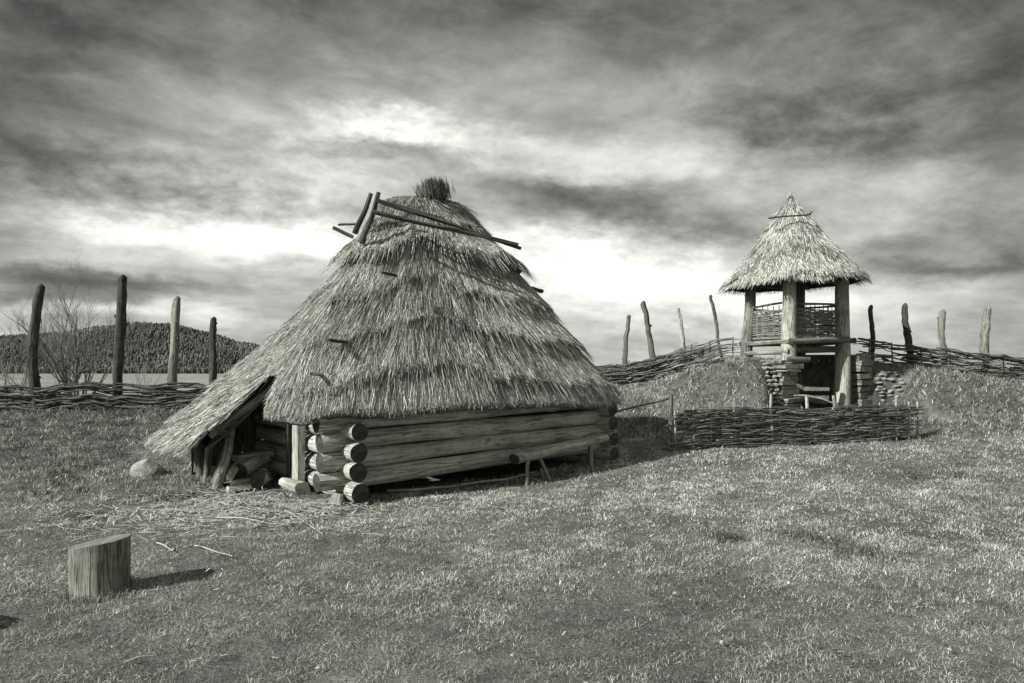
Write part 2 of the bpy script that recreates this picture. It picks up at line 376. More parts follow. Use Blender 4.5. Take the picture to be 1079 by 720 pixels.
ys = axis([(-300, -40, 40), (-40, -4, 4), (-4, 1, .5), (1, 20, .11), (20, 32, .6), (32, 80, 6), (80, 400, 40), (400, 3600, 250)])
GX, GY = np.meshgrid(xs, ys); GZ = terr(GX, GY)
nx, ny = len(xs), len(ys)
V3 = np.stack([GX, GY, GZ], -1).reshape(-1, 3)
ii = (np.arange(ny-1)[:, None]*nx+np.arange(nx-1)[None, :]).ravel()
F = np.stack([ii, ii+1, ii+nx+1, ii+nx], 1)
def grid_obj(name, V3, F, mat, **kw):
    me = bpy.data.meshes.new(name); me.vertices.add(len(V3)); me.vertices.foreach_set('co', V3.astype(np.float32).ravel())
    me.loops.add(F.size); me.loops.foreach_set('vertex_index', F.astype(np.int32).ravel())
    me.polygons.add(len(F)); me.polygons.foreach_set('loop_start', (np.arange(len(F))*4).astype(np.int32)); me.polygons.foreach_set('loop_total', np.full(len(F), 4, np.int32))
    me.update(calc_edges=True); me.polygons.foreach_set('use_smooth', np.ones(len(F), bool)); me.materials.append(M[mat])
    o = bpy.data.objects.new(name, me); col.objects.link(o); return tag(o, **kw)
grid_obj('ground', V3, F, 'ground', kind='structure')
# pale field and wooded hill far beyond the left fence
fx = np.linspace(-700, 60, 40); fy = np.linspace(110, 620, 30); A, B = np.meshgrid(fx, fy)
ii = (np.arange(29)[:, None]*40+np.arange(39)[None, :]).ravel()
grid_obj('field', np.stack([A, B, np.full_like(A, -2.9)], -1).reshape(-1, 3), np.stack([ii, ii+1, ii+41, ii+40], 1), 'field', kind='structure')
def hillz(x, y):
    # heights (m) of the crest as seen at about 760 m
    az_ = x/np.maximum(y, 1)
    crest = np.interp(az_, [-1.4, -1.0, -.75, -.66, -.60, -.55, -.50, -.44, -.40, -.34, -.25, -.1, .1, .5, 1.4], [8, 24, 38, 43, 50, 55, 53, 42, 31, 24, 18, 12, 6, 2, 0])
    return -3+crest*sst((y-560)/240)*sst((1500-y)/500)+2.0*nz(x, y, 0.012, 1)*sst((y-560)/200)
hx = np.linspace(-1500, 900, 160); hy = np.linspace(545, 1500, 70); A, B = np.meshgrid(hx, hy)
ii = (np.arange(69)[:, None]*160+np.arange(159)[None, :]).ravel()
grid_obj('hill', np.stack([A, B, hillz(A, B)-0.0], -1).reshape(-1, 3), np.stack([ii, ii+1, ii+161, ii+160], 1), 'hill', kind='structure')
def far_wood():
    N = 30000; y = 556+rng.random(N)**1.3*270; a = rng.uniform(-1.15, 0.02, N); x = a*y; z = hillz(x, y)
    clump = nz(x, y, 0.02, 2); h = rng.uniform(3.0, 7.5, N)*(1+0.2*clump)*(.75+.25*nz(x, y, .09, 1)); r = np.abs(h)*rng.uniform(.07, .34, N)
    k = 5; ang = np.arange(k)*2*math.pi/k; vs = []
    for lvl, (hz, rs) in enumerate(((0.0, .5), (.45, 1.0), (.85, .7))):
        rj = r[:, None]*rs*rng.uniform(.6, 1.25, (N, k))
        vs.append(np.stack([x[:, None]+np.cos(ang)*rj, y[:, None]+np.sin(ang)*rj, z[:, None]+h[:, None]*(hz+rng.uniform(-.05, .05, (N, k)))], -1))
    tip = np.stack([x+rng.normal(0, .3, N), y, z+h], -1)[:, None, :]
    V = np.concatenate(vs+[tip], 1).reshape(-1, 3); nper = 3*k+1; fs = []
    for l in range(2):
        for j in range(k): fs.append((l*k+j, l*k+(j+1) % k, (l+1)*k+(j+1) % k, (l+1)*k+j))
    for j in range(k): fs.append((2*k+j, 2*k+(j+1) % k, 3*k))
    rnd = np.clip(.45+.30*clump+rng.normal(0, .15, N), 0, 1)
    o = np_mesh('distant_woodland', V, nper, fs, rnd, 'wood_far'); tag(o, 'dark leafless woodland covering the far hill beyond the left fence', 'woodland', kind='stuff')
far_wood()

# ------------------------------------------------------------ thatch
def straws(name, p0, d, nrm, L, wdt, lift1, lift2, rnd, mat, parent):
    """ribbons of two quads and a tip: p0 root, d unit direction, nrm unit outward"""
    N = len(p0); side = np.cross(d, nrm); side /= np.linalg.norm(side, axis=1, keepdims=True)+1e-9
    roll = rng.uniform(-1.0, 1.0, N)[:, None]; side = side*np.cos(roll)+nrm*np.sin(roll)
    W = wdt[:, None]*side*0.5; L_ = L[:, None]
    a = p0; b = p0+d*L_*0.5+nrm*lift1[:, None]; c = p0+d*L_+nrm*lift2[:, None]
    V = np.stack([a-W, a+W, b+W, b-W, c+W*0.5, c-W*0.5], 1).reshape(-1, 3)
    return np_mesh(name, V, 6, [(0, 1, 2, 3), (3, 2, 4, 5)], rnd, mat, parent)
def thatch(parent, S, off, N, Lr, name='thatch', ns=260, nt=90, closed=True, tmax=1.0, thick=.18, tdens=0.5, fringe=6000, lat=0.22, inner=True, wd=(.010, .018), ncol=1, ends=(), nends=0, s_rng=(0, 1), bright=0.0):
    s = np.linspace(s_rng[0], s_rng[1], ns, endpoint=not closed); t = np.linspace(0, tmax, nt)
    A, B = np.meshgrid(s, t); P0 = S(A, B)
    def frame(a, b):
        e = 1e-3; ps = S(a+e, b)-S(a-e, b); pt = S(a, b+e)-S(a, b-e)
        n = np.cross(ps, pt); n /= np.linalg.norm(n, axis=-1, keepdims=True)+1e-12; n = n*np.where(n[..., 2:] < 0, -1, 1)
        ps = ps/(np.linalg.norm(ps, axis=-1, keepdims=True)+1e-12); d = pt/(np.linalg.norm(pt, axis=-1, keepdims=True)+1e-12)
        return n, d, ps
    n, d, ps = frame(A, B)
    G = P0+n*(off(A, B)-0.02)[..., None]
    rows = [G]
    if inner:                                          # blunt lower edge and the underside
        low = G[-1]-n[-1]*thick+d[-1]*(-0.02); rows.append(low[None])
        for k in range(nt-1, -1, -8): rows.append((P0[k]-n[k]*thick)[None])
    G2 = np.concatenate(rows, 0); nr = G2.shape[0]
    V = G2.reshape(-1, 3); cols_ = ns if closed else ns-1
    i = np.arange(nr-1)[:, None]; j = np.arange(cols_)[None, :]; jn = (j+1) % ns
    F = np.stack([i*ns+j, i*ns+jn, (i+1)*ns+jn, (i+1)*ns+j], -1).reshape(-1, 4)
    me = bpy.data.meshes.new(name); me.vertices.add(len(V)); me.vertices.foreach_set('co', V.astype(np.float32).ravel())
    me.loops.add(F.size); me.loops.foreach_set('vertex_index', F.astype(np.int32).ravel())
    me.polygons.add(len(F)); me.polygons.foreach_set('loop_start', (np.arange(len(F))*4).astype(np.int32)); me.polygons.foreach_set('loop_total', np.full(len(F), 4, np.int32))
    me.update(calc_edges=True); me.polygons.foreach_set('use_smooth', np.ones(len(F), bool))
    uvl = me.uv_layers.new(name='UVMap'); uu = np.stack([(F % ns)/ns*18.0, (F//ns)/nr*4.0], -1)
    uvl.data.foreach_set('uv', uu.astype(np.float32).ravel()); me.materials.append(M['thatch'])
    body = bpy.data.objects.new(name, me); col.objects.link(body); body.parent = parent
    # loose straws over the whole slope
    a = rng.uniform(s_rng[0], s_rng[1], N); b = np.clip(rng.random(N)**tdens*tmax, 0.004, tmax-0.003)
    if len(ends):                                      # more straws whose butts end on a course edge
        k = rng.integers(0, len(ends), nends); a2 = rng.uniform(s_rng[0], s_rng[1], nends)
        b2 = ends_t(a2, np.array(ends)[k])-rng.uniform(0.005, 0.06, nends); ok = (b2 > 0.01) & (b2 < tmax)
        a = np.concatenate([a, a2[ok]]); b = np.concatenate([b, b2[ok]])
    m = fringe
    a = np.concatenate([a, rng.uniform(s_rng[0], s_rng[1], m)]); b = np.concatenate([b, tmax-rng.uniform(0.002, 0.05, m)])
    n, d, ps = frame(a, b); K = len(a)
    p0 = S(a, b)+n*(off(a, b)-0.012+rng.uniform(-.01, .012, K))[:, None]
    swirl = 0.25*nz(a*14, b*5, 1.0, 1)+0.12*nz(a*60, b*16, 1.0, 2)
    dd = d+ps*(rng.normal(0, lat, K)+swirl)[:, None]+n*rng.normal(0, .05, K)[:, None]
    isf = np.arange(K) >= K-m
    dd[:, 2] -= np.where(isf, 0.18, 0); dd /= np.linalg.norm(dd, axis=1, keepdims=True)
    L = rng.uniform(*Lr, K)*np.where(isf, .25, 1)
    if len(ends):                                      # straws are bound in courses: most butts stop just past the course edge
        c_ = b*NC+wob(a); rem = np.minimum((np.floor(c_)+1-c_)/NC, 1.0-b); e_ = 1e-3
        mag = np.linalg.norm(S(a, np.clip(b+e_, 0, 2))-S(a, b-e_), axis=-1)/(2*e_)
        lim = np.maximum(rem*mag+rng.normal(.02, .035, K), .05); L = np.where((rng.random(K) < .92) & ~isf, np.minimum(L, lim), L)
        L = np.where(isf, L, np.minimum(L, np.maximum((1.0-b)*mag+rng.uniform(0, .05, K), .05)))
    patch = 0.14*nz(a*30, b*9, 1.0, 0)+0.09*nz(a*9, b*3, 1.0, 3)
    rnd = np.clip(.50+bright+patch+rng.normal(0, .26, K), 0, 1)
    o = straws('straw_layer', p0, dd, n, L, rng.uniform(*wd, K), rng.uniform(.002, .010, K), rng.uniform(.001, .018, K)+np.where(rng.random(K) < .03, .05, 0), rnd, 'straw', body)
    return body
NC = 5.5
AMP = np.array([.06, .22, .08, .09, .08, .06, .03])
def wob(s): return 0.22*np.sin(s*6.2832*3+1)+0.10*np.sin(s*6.2832*7+2.2)+.05*np.sin(s*6.2832*17+.5)+.04*np.sin(s*6.2832*41)+.03*np.sin(s*6.2832*97)
def ends_t(s, k): return (k-wob(s))/NC
def roof_off(s, t):
    c = t*NC+wob(s); k = np.floor(c); fr = c-k; ki = np.clip(k.astype(int), 0, 6)
    # the ledge stands out most on the side by the long wall
    return sst(np.asarray(t)/.07)*AMP[ki]*(fr**1.4)*(0.8+0.45*nz(s*25, t*2, 1, 1))+0.022*sst(np.asarray(t)/.07)*nz(s*40, t*10, 1, 2)+.008*nz(s*120, t*30, 1, 0)

# ------------------------------------------------------------ log cabin
cabin = empty('log_cabin', (-2.0, 8.3, 0.0), math.atan2(.62, .78), label='low log cabin under a tall ragged thatched roof with open porch', cat='cabin')
RT = (2.2, 2.0)                                        # middle of the short ridge (cabin coordinates)
def roofS(s, t):
    th = np.asarray(s)*2*math.pi; t = np.asarray(t, float); c, q = np.cos(th), np.sin(th)
    ex = 0.42
    bx = np.sign(c)*np.abs(c)**ex; by = np.sign(q)*np.abs(q)**ex
    Bx = 2.09+3.03*bx; By = 2.05+2.5*by; t = t*(1-(.17-.09*sst((By-1.5)/1.5))*sst((By-.35)/.5)*sst((.2-Bx)/.8)*sst((4.75-By)/.3)); Tx = RT[0]+0.62*c; Ty = RT[1]+0.14*q
    bul = 0.05*np.sin(np.clip(t, 0, 1)*math.pi)
    tz_ = 4.56+0.07*c-0.03*c*c
    round_ = 0.14*np.exp(-(t/0.05)**2)
    ez = 1.08+0.03*c+0.035*np.sin(th*3+1)+.025*np.sin(th*11)
    th_ = t**(1+.42*sst(-c*1.3)*sst((q+.5)/.8)); x = Tx+(Bx-Tx)*th_; y = Ty+(By-Ty)*th_; z = tz_+(ez-tz_)*t+bul*np.sign(c+.3)-round_
    return np.stack([x, y, z], -1)
# equal spacing along the eave so that straws do not crowd at the corners
_s = np.linspace(0, 1, 4001); _p = roofS(_s, np.ones_like(_s))[:, :2]; _c = np.concatenate([[0], np.cumsum(np.linalg.norm(np.diff(_p, axis=0), axis=1))]); _c /= _c[-1]
_mix = 0.75*_c+0.25*_s
def roofE(s, t):
    s = np.asarray(s, float); f = np.floor(s); return roofS(np.interp(s-f, _mix, _s), t)
main = thatch(cabin, roofE, roof_off, 210000, (.20, .48), 'thatch_roof', ns=420, nt=150, fringe=28000, thick=.16, ends=(1, 2, 3, 4, 5), nends=90000, wd=(.0032, .006), lat=.11, bright=.03)
def porchS(s, t):                                      # s along the wall, t down the slope
    s = np.asarray(s, float); t = np.asarray(t, float)
    y = 1.42+1.78*s+0.0*t; x = -0.15-1.20*t-0.05*s*t; z = 1.74-1.06*t+0.05*np.sin(s*7)+0.06*(1-t)*np.sin(s*3.14)
    return np.stack([x+0*s, y, z], -1)
def porch_off(s, t): return 0.05*((t*2.3+.2*np.sin(s*9)) % 1.0)+.02*nz(s*6, t*6, 1, 1)
pr = thatch(cabin, porchS, porch_off, 20000, (.16, .36), 'porch_roof', ns=70, nt=30, closed=False, thick=.13, tdens=.9, fringe=2500, lat=.16, s_rng=(0, 1), wd=(.006, .011), bright=.06)

# ridge cap: dark bundle of straw ends on the crown
def bundle(name, base, axis_, r, L, N, mat, parent, lean=.12, rs=(0.1, .9)):
    axis_ = Vector(axis_).normalized(); a = axis_.orthogonal().normalized(); b = axis_.cross(a)
    A = np.array(axis_); a = np.array(a); b = np.array(b)
    rr = np.abs(rng.normal(0, .42, N))*r; th = rng.uniform(0, 6.283, N)
    rad = a*np.cos(th)[:, None]+b*np.sin(th)[:, None]
    p0 = np.array(base)+rad*rr[:, None]-A*rng.uniform(0, .14, N)[:, None]; d = A+rad*(rr/r*lean)[:, None]+rng.normal(0, .11, (N, 3)); d /= np.linalg.norm(d, axis=1, keepdims=True)
    return straws(name, p0, d, rad, L*rng.uniform(.35, 1.15, N), rng.uniform(.007, .013, N), np.zeros(N), np.zeros(N), np.clip(rng.uniform(*rs, N), 0, 1), mat, parent)
def rp(px, py, Yd):                                    # picture point at distance Yd -> cabin coordinates
    q = P(px, py, Yd)-Vector((-2.0, 8.3, 0)); a = cabin.rotation_euler.z
    return Vector((q.x*math.cos(a)+q.y*math.sin(a), -q.x*math.sin(a)+q.y*math.cos(a), q.z))
def plen(mb, p0, p1, r0, r1, n=7, amp=.02, sides=8, seed=None, rough=.1, sag=0):
    pts = bend(p0, p1, n, amp, seed, sag); mb.tube(pts, [r0+(r1-r0)*i/n for i in range(n+1)], sides, seed=seed, rough=rough)
cb = bundle('crown_bundle', rp(457, 205, 11.1), (-.3, .0, 1), .30, .25, 3000, 'cap_straw', main, lean=.10)
for k, (a, b, r) in enumerate((((397, 211, 9.75), (549, 262, 10.25), .028), ((392, 223, 9.6), (546, 258, 10.2), .030), ((402, 212, 9.65), (468, 230, 9.8), .016))):
    mb = MB(); plen(mb, rp(*a), rp(*b), r*1.15, r*.9, 9, .012, 7, seed=20+k); tag(mb.build('roof_pole', ['dark_wood', 'log_end'], main), 'long dark pole lying across the thatch')
mb = MB(); plen(mb, rp(399, 203, 9.9), rp(381, 256, 9.7), .035, .05, 6, .05, 8, seed=31); plen(mb, rp(391, 204, 10.0), rp(374, 246, 10.1), .03, .045, 6, .05, 8, seed=32)
mb.build('crossed_pole', ['dark_wood', 'log_end'], main)
for k, (a, b, r) in enumerate((((351, 240, 10.3), (372, 250, 10.3), .028), ((357, 237, 10.9), (376, 236, 10.7), .020), ((561, 304, 12.2), (571, 307, 11.6), .035))):
    mb = MB(); plen(mb, rp(*a), rp(*b), r, r, 3, .02, 8, seed=40+k); mb.build('pole_end', ['dark_wood', 'log_end'], main)
for k, (a, b, m_) in enumerate((((346, 358, 8.25), (372, 362, 8.7), 'dark_wood'), ((328, 394, 7.95), (345, 396, 8.4), 'pale_wood'), ((402, 287, 9.0), (418, 291, 9.2), 'dark_wood'))):
    mb = MB(); plen(mb, rp(*a), rp(*b), .022, .02, 3, .02, 8, seed=50+k); mb.build('thatch_peg', [m_, 'log_end'], main)

# walls: round logs notched over each other at the corners
LEN, WID = 4.33, 4.0
def log(mb, p0, p1, r, seed):
    n = 14; pts = bend(p0, p1, n, .004, seed); rr = random.Random(seed)
    mb.tube(pts, [r*(1+.05*math.sin(i*.9+seed)+rr.uniform(-.02, .02)) for i in range(n+1)], 16, seed=seed, rough=.06)
def wall(name, y, z0, seed, axis_x=True, n=4):
    mb = MB()
    for k in range(n):
        z = z0+.235*k+0.012*random.uniform(-1, 1); rise = .13 if axis_x else 0
        if axis_x: log(mb, (-.36+random.uniform(-.05, .05), y, z), (LEN+.32+random.uniform(-.06, .06), y, z+rise), .114, seed+k)
        else: log(mb, (y, -.32+random.uniform(-.04, .04), z+(.12 if y > 2 else 0)), (y, WID+.3, z+(.12 if y > 2 else 0)), .111, seed+k)
    return mb
tag(wall('w', 0, .25, 100).build('long_wall', ['log', 'log_end'], cabin), 'long shaded log wall on the right')
wall('w', WID, .25, 110).build('back_wall', ['log', 'log_end'], cabin)
tag(wall('w', 0, .135, 120, False).build('porch_wall', ['log', 'log_end'], cabin), 'short log wall with porch')
wall('w', LEN, .135, 130, False).build('end_wall', ['log', 'log_end'], cabin)
mb = MB()                                              # wall plate: hewn beams and blocks under the eave
for x0, x1, z, h in ((-.3, 1.25, 1.13, .15), (1.3, 2.55, 1.19, .17), (2.6, 4.5, 1.21, .13)):
    mb.box(((x0+x1)/2, .02, z), (x1-x0, .16, h), ry=-.025, jit=.012)
for x, z in ((1.15, 1.06), (2.75, 1.12), (3.6, 1.16)): mb.box((x, -.10, z), (.30, .12, .06), jit=.012)
mb.box((2.2, 3.98, 1.2), (4.8, .16, .16)); mb.box((.02, 2, 1.2), (.16, 3.8, .16)); mb.box((LEN, 2, 1.25), (.16, 3.8, .16))
mb.build('wall_plate', 'log', cabin)
mb = MB()                                              # split door post, pale in the sun
mb.box((-.20, 1.03, .60), (.10, .15, 1.05), jit=.012); mb.box((-.17, 1.19, .60), (.09, .13, 1.03), jit=.012)
mb.build('door_post', 'pale_wood', cabin)
mb = MB(); mb.box((-.22, 1.33, .58), (.08, .06, .98), jit=.01); mb.build('door_jamb', 'dark_post', cabin)
mb = MB(); plen(mb, (-.30, 1.25, .07), (-.28, .70, .06), .09, .10, 6, .01, 14, seed=60, rough=.3); mb.build('sill_log', ['pale_wood', 'pale_end'], cabin)
mb = MB(); plen(mb, (-.20, -.12, .0), (-.17, -.13, .12), .10, .07, 3, .01, 10, seed=61, rough=.35)
mb.build('footing_block', ['log', 'log_end'], cabin)
mb = MB()                                              # rough slabs closing the far side of the porch
for k in range(7): mb.box((-.95+k*.145, 3.12, .42+.07*k), (.14, .05, .80+.14*k), jit=.015)
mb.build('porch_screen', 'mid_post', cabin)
# porch timber
mb = MB()
plen(mb, (-1.20, 1.50, .72), (-.12, 1.48, 1.54), .05, .055, 6, .02, 9, seed=62); mb.build('porch_rafter', ['post', 'log_end'], cabin)
mb = MB(); plen(mb, (-1.06, 1.38, .78), (-1.02, 3.4, .76), .045, .04, 8, .01, 9, seed=63); mb.build('porch_beam', ['post', 'log_end'], cabin)
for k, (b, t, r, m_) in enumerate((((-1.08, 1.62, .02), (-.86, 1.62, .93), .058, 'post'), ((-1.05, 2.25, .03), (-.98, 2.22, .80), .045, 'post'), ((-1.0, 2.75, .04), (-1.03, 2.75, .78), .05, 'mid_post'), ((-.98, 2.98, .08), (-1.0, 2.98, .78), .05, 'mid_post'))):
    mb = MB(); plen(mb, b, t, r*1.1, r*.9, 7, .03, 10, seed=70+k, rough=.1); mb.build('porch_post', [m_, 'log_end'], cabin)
mb = MB()                                              # lath layer under the porch thatch
for k in range(8):
    y = 1.46+k*.22; plen(mb, (-1.22, y, .58), (-.15, y, 1.50), .022, .022, 3, .02, 6, seed=200+k)
mb.build('porch_lath', 'dark_wood', cabin)

# ------------------------------------------------------------ things stored in and by the porch
def cab2w(x, y, z=0):
    a = cabin.rotation_euler.z; return Vector((-2+x*math.cos(a)-y*math.sin(a), 8.3+x*math.sin(a)+y*math.cos(a), z))
def split_piece(loc, L, r, rz, pitch, label, kind='wedge', mats=('log', 'log_end'), name='split_log', cat='firewood'):
    mb = MB(loc); d = Vector((math.cos(rz)*math.cos(pitch), math.sin(rz)*math.cos(pitch), math.sin(pitch))); c = Vector(loc)
    if kind == 'round': plen(mb, c-d*L/2, c+d*L/2, r, r*.92, 5, .01, 14, rough=.08)
    elif kind == 'wedge': plen(mb, c-d*L/2, c+d*L/2, r, r*.85, 5, .01, 5, rough=.35)
    else: mb.box(c, (L, r*2.6, r*.9), rz=rz, ry=-pitch, jit=.012, mi=0, emi=1)
    return tag(mb.build(name, list(mats)), label, cat, 'timber stored under the porch')
A0 = cabin.rotation_euler.z
def up(x, y, dz): v = cab2w(x, y); return Vector((v.x, v.y, tz(v.x, v.y)+dz))
split_piece(up(-.66, 1.72, .09), .62, .075, A0+.35, .05, 'pale squared beam lying lowest in the porch', 'board', ('pale_wood', 'log_end'))
split_piece(up(-.52, 1.92, .27), .50, .11, A0+.6, .22, 'thick round log with dark end resting on the pale beam', 'round', ('pale_wood', 'log_end'))
split_piece(up(-.52, 2.2, .14), .55, .10, A0+1.2, .0, 'grey split log behind the thick round log', 'wedge')
split_piece(up(-.45, 2.12, .36), .50, .09, A0+.2, .08, 'flat split slab topmost on the porch pile', 'board', ('pale_wood', 'pale_end'))
split_piece(up(-.52, 1.50, .11), .34, .125, A0+.9, -.18, 'dark chopped block leaning by the log wall', 'wedge', ('stump', 'log_end'), 'chopped_block')
split_piece(up(-.85, 1.42, .045), .30, .06, A0+.1, .0, 'small pale chunk lying in front of the porch', 'wedge', ('pale_wood', 'pale_end'), 'wood_chunk')
split_piece(up(-.70, 2.6, .10), .60, .08, A0+.15, .0, 'narrow split log deep in the porch', 'wedge')
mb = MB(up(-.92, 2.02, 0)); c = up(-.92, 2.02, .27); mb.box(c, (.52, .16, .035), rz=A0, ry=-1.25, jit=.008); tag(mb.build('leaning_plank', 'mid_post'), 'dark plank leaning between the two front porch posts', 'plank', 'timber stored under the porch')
split_piece(up(-.78, 1.85, .24), .40, .055, A0+.9, .5, 'pale pointed stake end poking up from the porch pile', 'wedge', ('pale_wood', 'pale_end'), 'pointed_stake', 'stake')

def rock(name, loc, size, rz=0, seed=0, sub=3, **kw):
    import bmesh
    bm = bmesh.new(); bmesh.ops.create_icosphere(bm, subdivisions=sub, radius=1)
    rr = random.Random(seed); pl = [(Vector((rr.uniform(-1, 1), rr.uniform(-1, 1), rr.uniform(-.6, 1))).normalized(), rr.uniform(.55, .85)) for _ in range(11)]
    for v in bm.verts:
        p = v.co.copy()
        for n_, d_ in pl:
            q = p.dot(n_)
            if q > d_: p -= n_*(q-d_)*.92
        v.co = Vector((p.x*size[0], p.y*size[1], p.z*size[2]))
    me = bpy.data.meshes.new(name); bm.to_mesh(me); bm.free(); me.materials.append(M['stone'])
    o = bpy.data.objects.new(name, me); col.objects.link(o); o.location = loc; o.rotation_euler = (0, 0, rz); return tag(o, **kw)
q = P(158, 499, 10.0); rock('rock', (q.x, q.y, tz(q.x, q.y)+.05), (.27, .2, .19), .4, 5, label='low angular boulder in the grass left of the porch', cat='rock')

# half-log bench in front of the long wall
bench = empty('half_log_bench', tuple(cab2w(3.08, -.44, .10)), A0+.02, label='rough half-log bench standing against the shaded long wall', cat='bench')
mb = MB(); pts = [Vector((x, 0, .34+.10*x)) for x in np.linspace(-.85, .95, 8)]
mb.tube(pts, [.115, .12, .12, .118, .115, .11, .105, .1], 14, seed=81, rough=.05, flat=.62)
mb.build('bench_seat', ['pale_wood', 'log_end'], bench)
for k, (x, y, dx, dy) in enumerate(((-.60, -.04, -.20, -.16), (-.45, .0, .16, -.12), (.58, -.05, -.05, -.12), (.70, .07, .14, .10))):
    mb = MB(); plen(mb, (x, y, .36), (x+dx, y+dy, -.10), .028, .024, 4, .04, 8, seed=83+k); mb.build('leg', ['post', 'pale_end'], bench)
mb = MB(P(500, 510, 9.2))
p_ = []
for px, py in ((408, 517), (440, 516), (475, 513), (505, 508), (535, 505), (566, 497)):
    Yd = 9.0
    for _ in range(12): Yd = (CAMH-tz((px-CX)/FPX*Yd, Yd)-.03)*FPX/(py-HY)
    p_.append(P(px, py, Yd))
mb.tube(p_, [.016, .018, .018, .016, .014, .010], 7, seed=90, rough=.1); tag(mb.build('fallen_pole', ['pale_wood', 'pale_end']), 'long thin barkless pole lying along the foot of the cabin wall', 'pole')

# chopping block and the one just outside the frame whose shadow enters on the left
def gpt(px, py, it=30):
    Yd = 5.0
    for _ in range(it): Yd = .5*Yd+.5*max(2.5, (CAMH-tz((px-CX)/FPX*Yd, Yd))*FPX/(py-HY))
    return P(px, py, Yd)
def stump(loc, r, h, tilt, seed, label):
    mb = MB(loc); n = 12; base = Vector(loc); pts = [base+Vector((0, 0, -.06+(h+.06)*i/n)) for i in range(n+1)]
    mb.tube(pts, [r*(1.06-.07*min(i/2, 1)) for i in range(n+1)], 44, seed=seed, rough=.05)
    for k, v in enumerate(mb.v):                       # slanting saw cut
        if v[2] > h*.6: mb.v[k] = (v[0], v[1], v[2]+(v[0]*.16-v[1]*.02)*tilt)
    # vertical splits
    for k, v in enumerate(mb.v):
        a = math.atan2(v[1], v[0]); f = 1-.035*max(0, math.sin(a*9+seed))**8; mb.v[k] = (v[0]*f, v[1]*f, v[2])
    return tag(mb.build('chopping_block', ['stump', 'stump_top']), label, 'stump')
q = gpt(106, 623); STUMP = (q.x, q.y); stump((q.x, q.y, tz(q.x, q.y)), .195, .36, 1.0, 3, 'upright sawn tree stump standing in the grass at lower left')
stump((-3.95, 3.92, tz(-3.95, 3.92)), .2, .42, 0, 4, 'second sawn stump just beyond the left edge, only its shadow seen')

# ------------------------------------------------------------ palisade posts
def palisade(pxb, pyb, pxt, pyt, Yd, wpx, mat, label, seed, bendpx=0, knob=0):
    n = 18; b = P(pxb, pyb, Yd); t = P(pxt, pyt, Yd); zg = tz(b.x, Yd)-.2; r = wpx/2*Yd/FPX*.92
    d = (t-b)/(t.z-b.z); b2 = b+d*(zg-b.z); b2.x = b.x+(b2.x-b.x)*.3; rr = random.Random(seed)
    mb = MB((b2.x, Yd, zg+.2)); pts, rad = [], []
    for i in range(n+1):
        f = i/n; p = b2.lerp(t, f); p.x += (math.sin(f*math.pi)*bendpx+math.sin(f*9+seed)*.6)*Yd/FPX; p.x += rr.uniform(-.5, .5)*Yd/FPX; p.y += math.sin(f*5+seed)*.03
        pts.append(p); rad.append(r*(1.12-.18*f)*(1+rr.uniform(-.06, .06)+(.14 if knob and i in (n-2, n-1) else 0)))
    mb.tube(pts, rad, 16, seed=seed, rough=.20)
    for _ in range(rr.choice((1, 2, 3))):              # lopped side branches
        i = rr.randrange(5, n); a_ = rr.choice((0, math.pi))+rr.uniform(-.6, .6); dv = Vector((math.cos(a_), math.sin(a_), .5)).normalized()
        mb.tube([pts[i], pts[i]+dv*rad[i]*1.0, pts[i]+dv*rad[i]*1.5], [rad[i]*.5, rad[i]*.42, rad[i]*.3], 7, seed=seed+i, rough=.1)
    top = pts[-1]; m0 = len(mb.v)                      # broken, rounded top
    mb.tube([top-Vector((0, 0, .01)), top+Vector((r*.2, 0, r*.5)), top+Vector((r*.1, 0, r*.95))], [rad[-1]*.97, rad[-1]*.75, rad[-1]*.25], 10, seed=seed+1, rough=.25)
    return tag(mb.build('palisade_post', [mat, 'log_end']), label, 'post', 'palisade posts standing along the bank')
PL = [(41, 412, 43, 304, 14.6, 10, 'dark_post', 'dark crooked post at far left before the bare tree', 1, -7, 1),
      (122, 412, 129, 294, 14.9, 10, 'dark_post', 'tallest post, straight and leaning slightly, between bare tree and hill', 2, 1, 0),
      (182, 412, 186, 316, 15.2, 9, 'post', 'pale post with knobbly top before the pale field', 3, -1, 1),
      (224, 400, 224, 337, 17.0, 7, 'dark_post', 'short dark post peeping just above the cabin roof edge', 4, 0, 1),
      (657, 384, 662, 334, 17.9, 5, 'mid_post', 'short thin post nearest the cabin eave on the bank', 5, 0, 0),
      (690, 384, 677, 320, 17.9, 6.5, 'mid_post', 'thick dark post leaning left behind the woven fence', 6, 2, 0),
      (723, 376, 714, 326, 18.0, 4.5, 'pale_wood', 'slim pale post leaning left between two darker ones', 7, 1, 0),
      (761, 364, 749, 312, 18.0, 3.5, 'mid_post', 'thinnest post leaning left beside the watchtower', 8, 0, 0),
      (919, 378, 918.5, 323, 17.6, 4.6, 'dark_post', 'dark straight post just right of the watchtower', 9, 0, 0),
      (959, 378, 954, 322, 17.9, 6.5, 'dark_post', 'dark post with pale broken top right of the watchtower', 10, 0, 0),
      (994, 382, 992, 329, 18.2, 6.5, 'post', 'light grey post with a knobbly side, second from the right', 11, 1, 1),
      (1038, 386, 1039, 326, 18.4, 8, 'post', 'thick grey post farthest right on the bank', 12, 0, 0)]
for a in PL: palisade(*a)

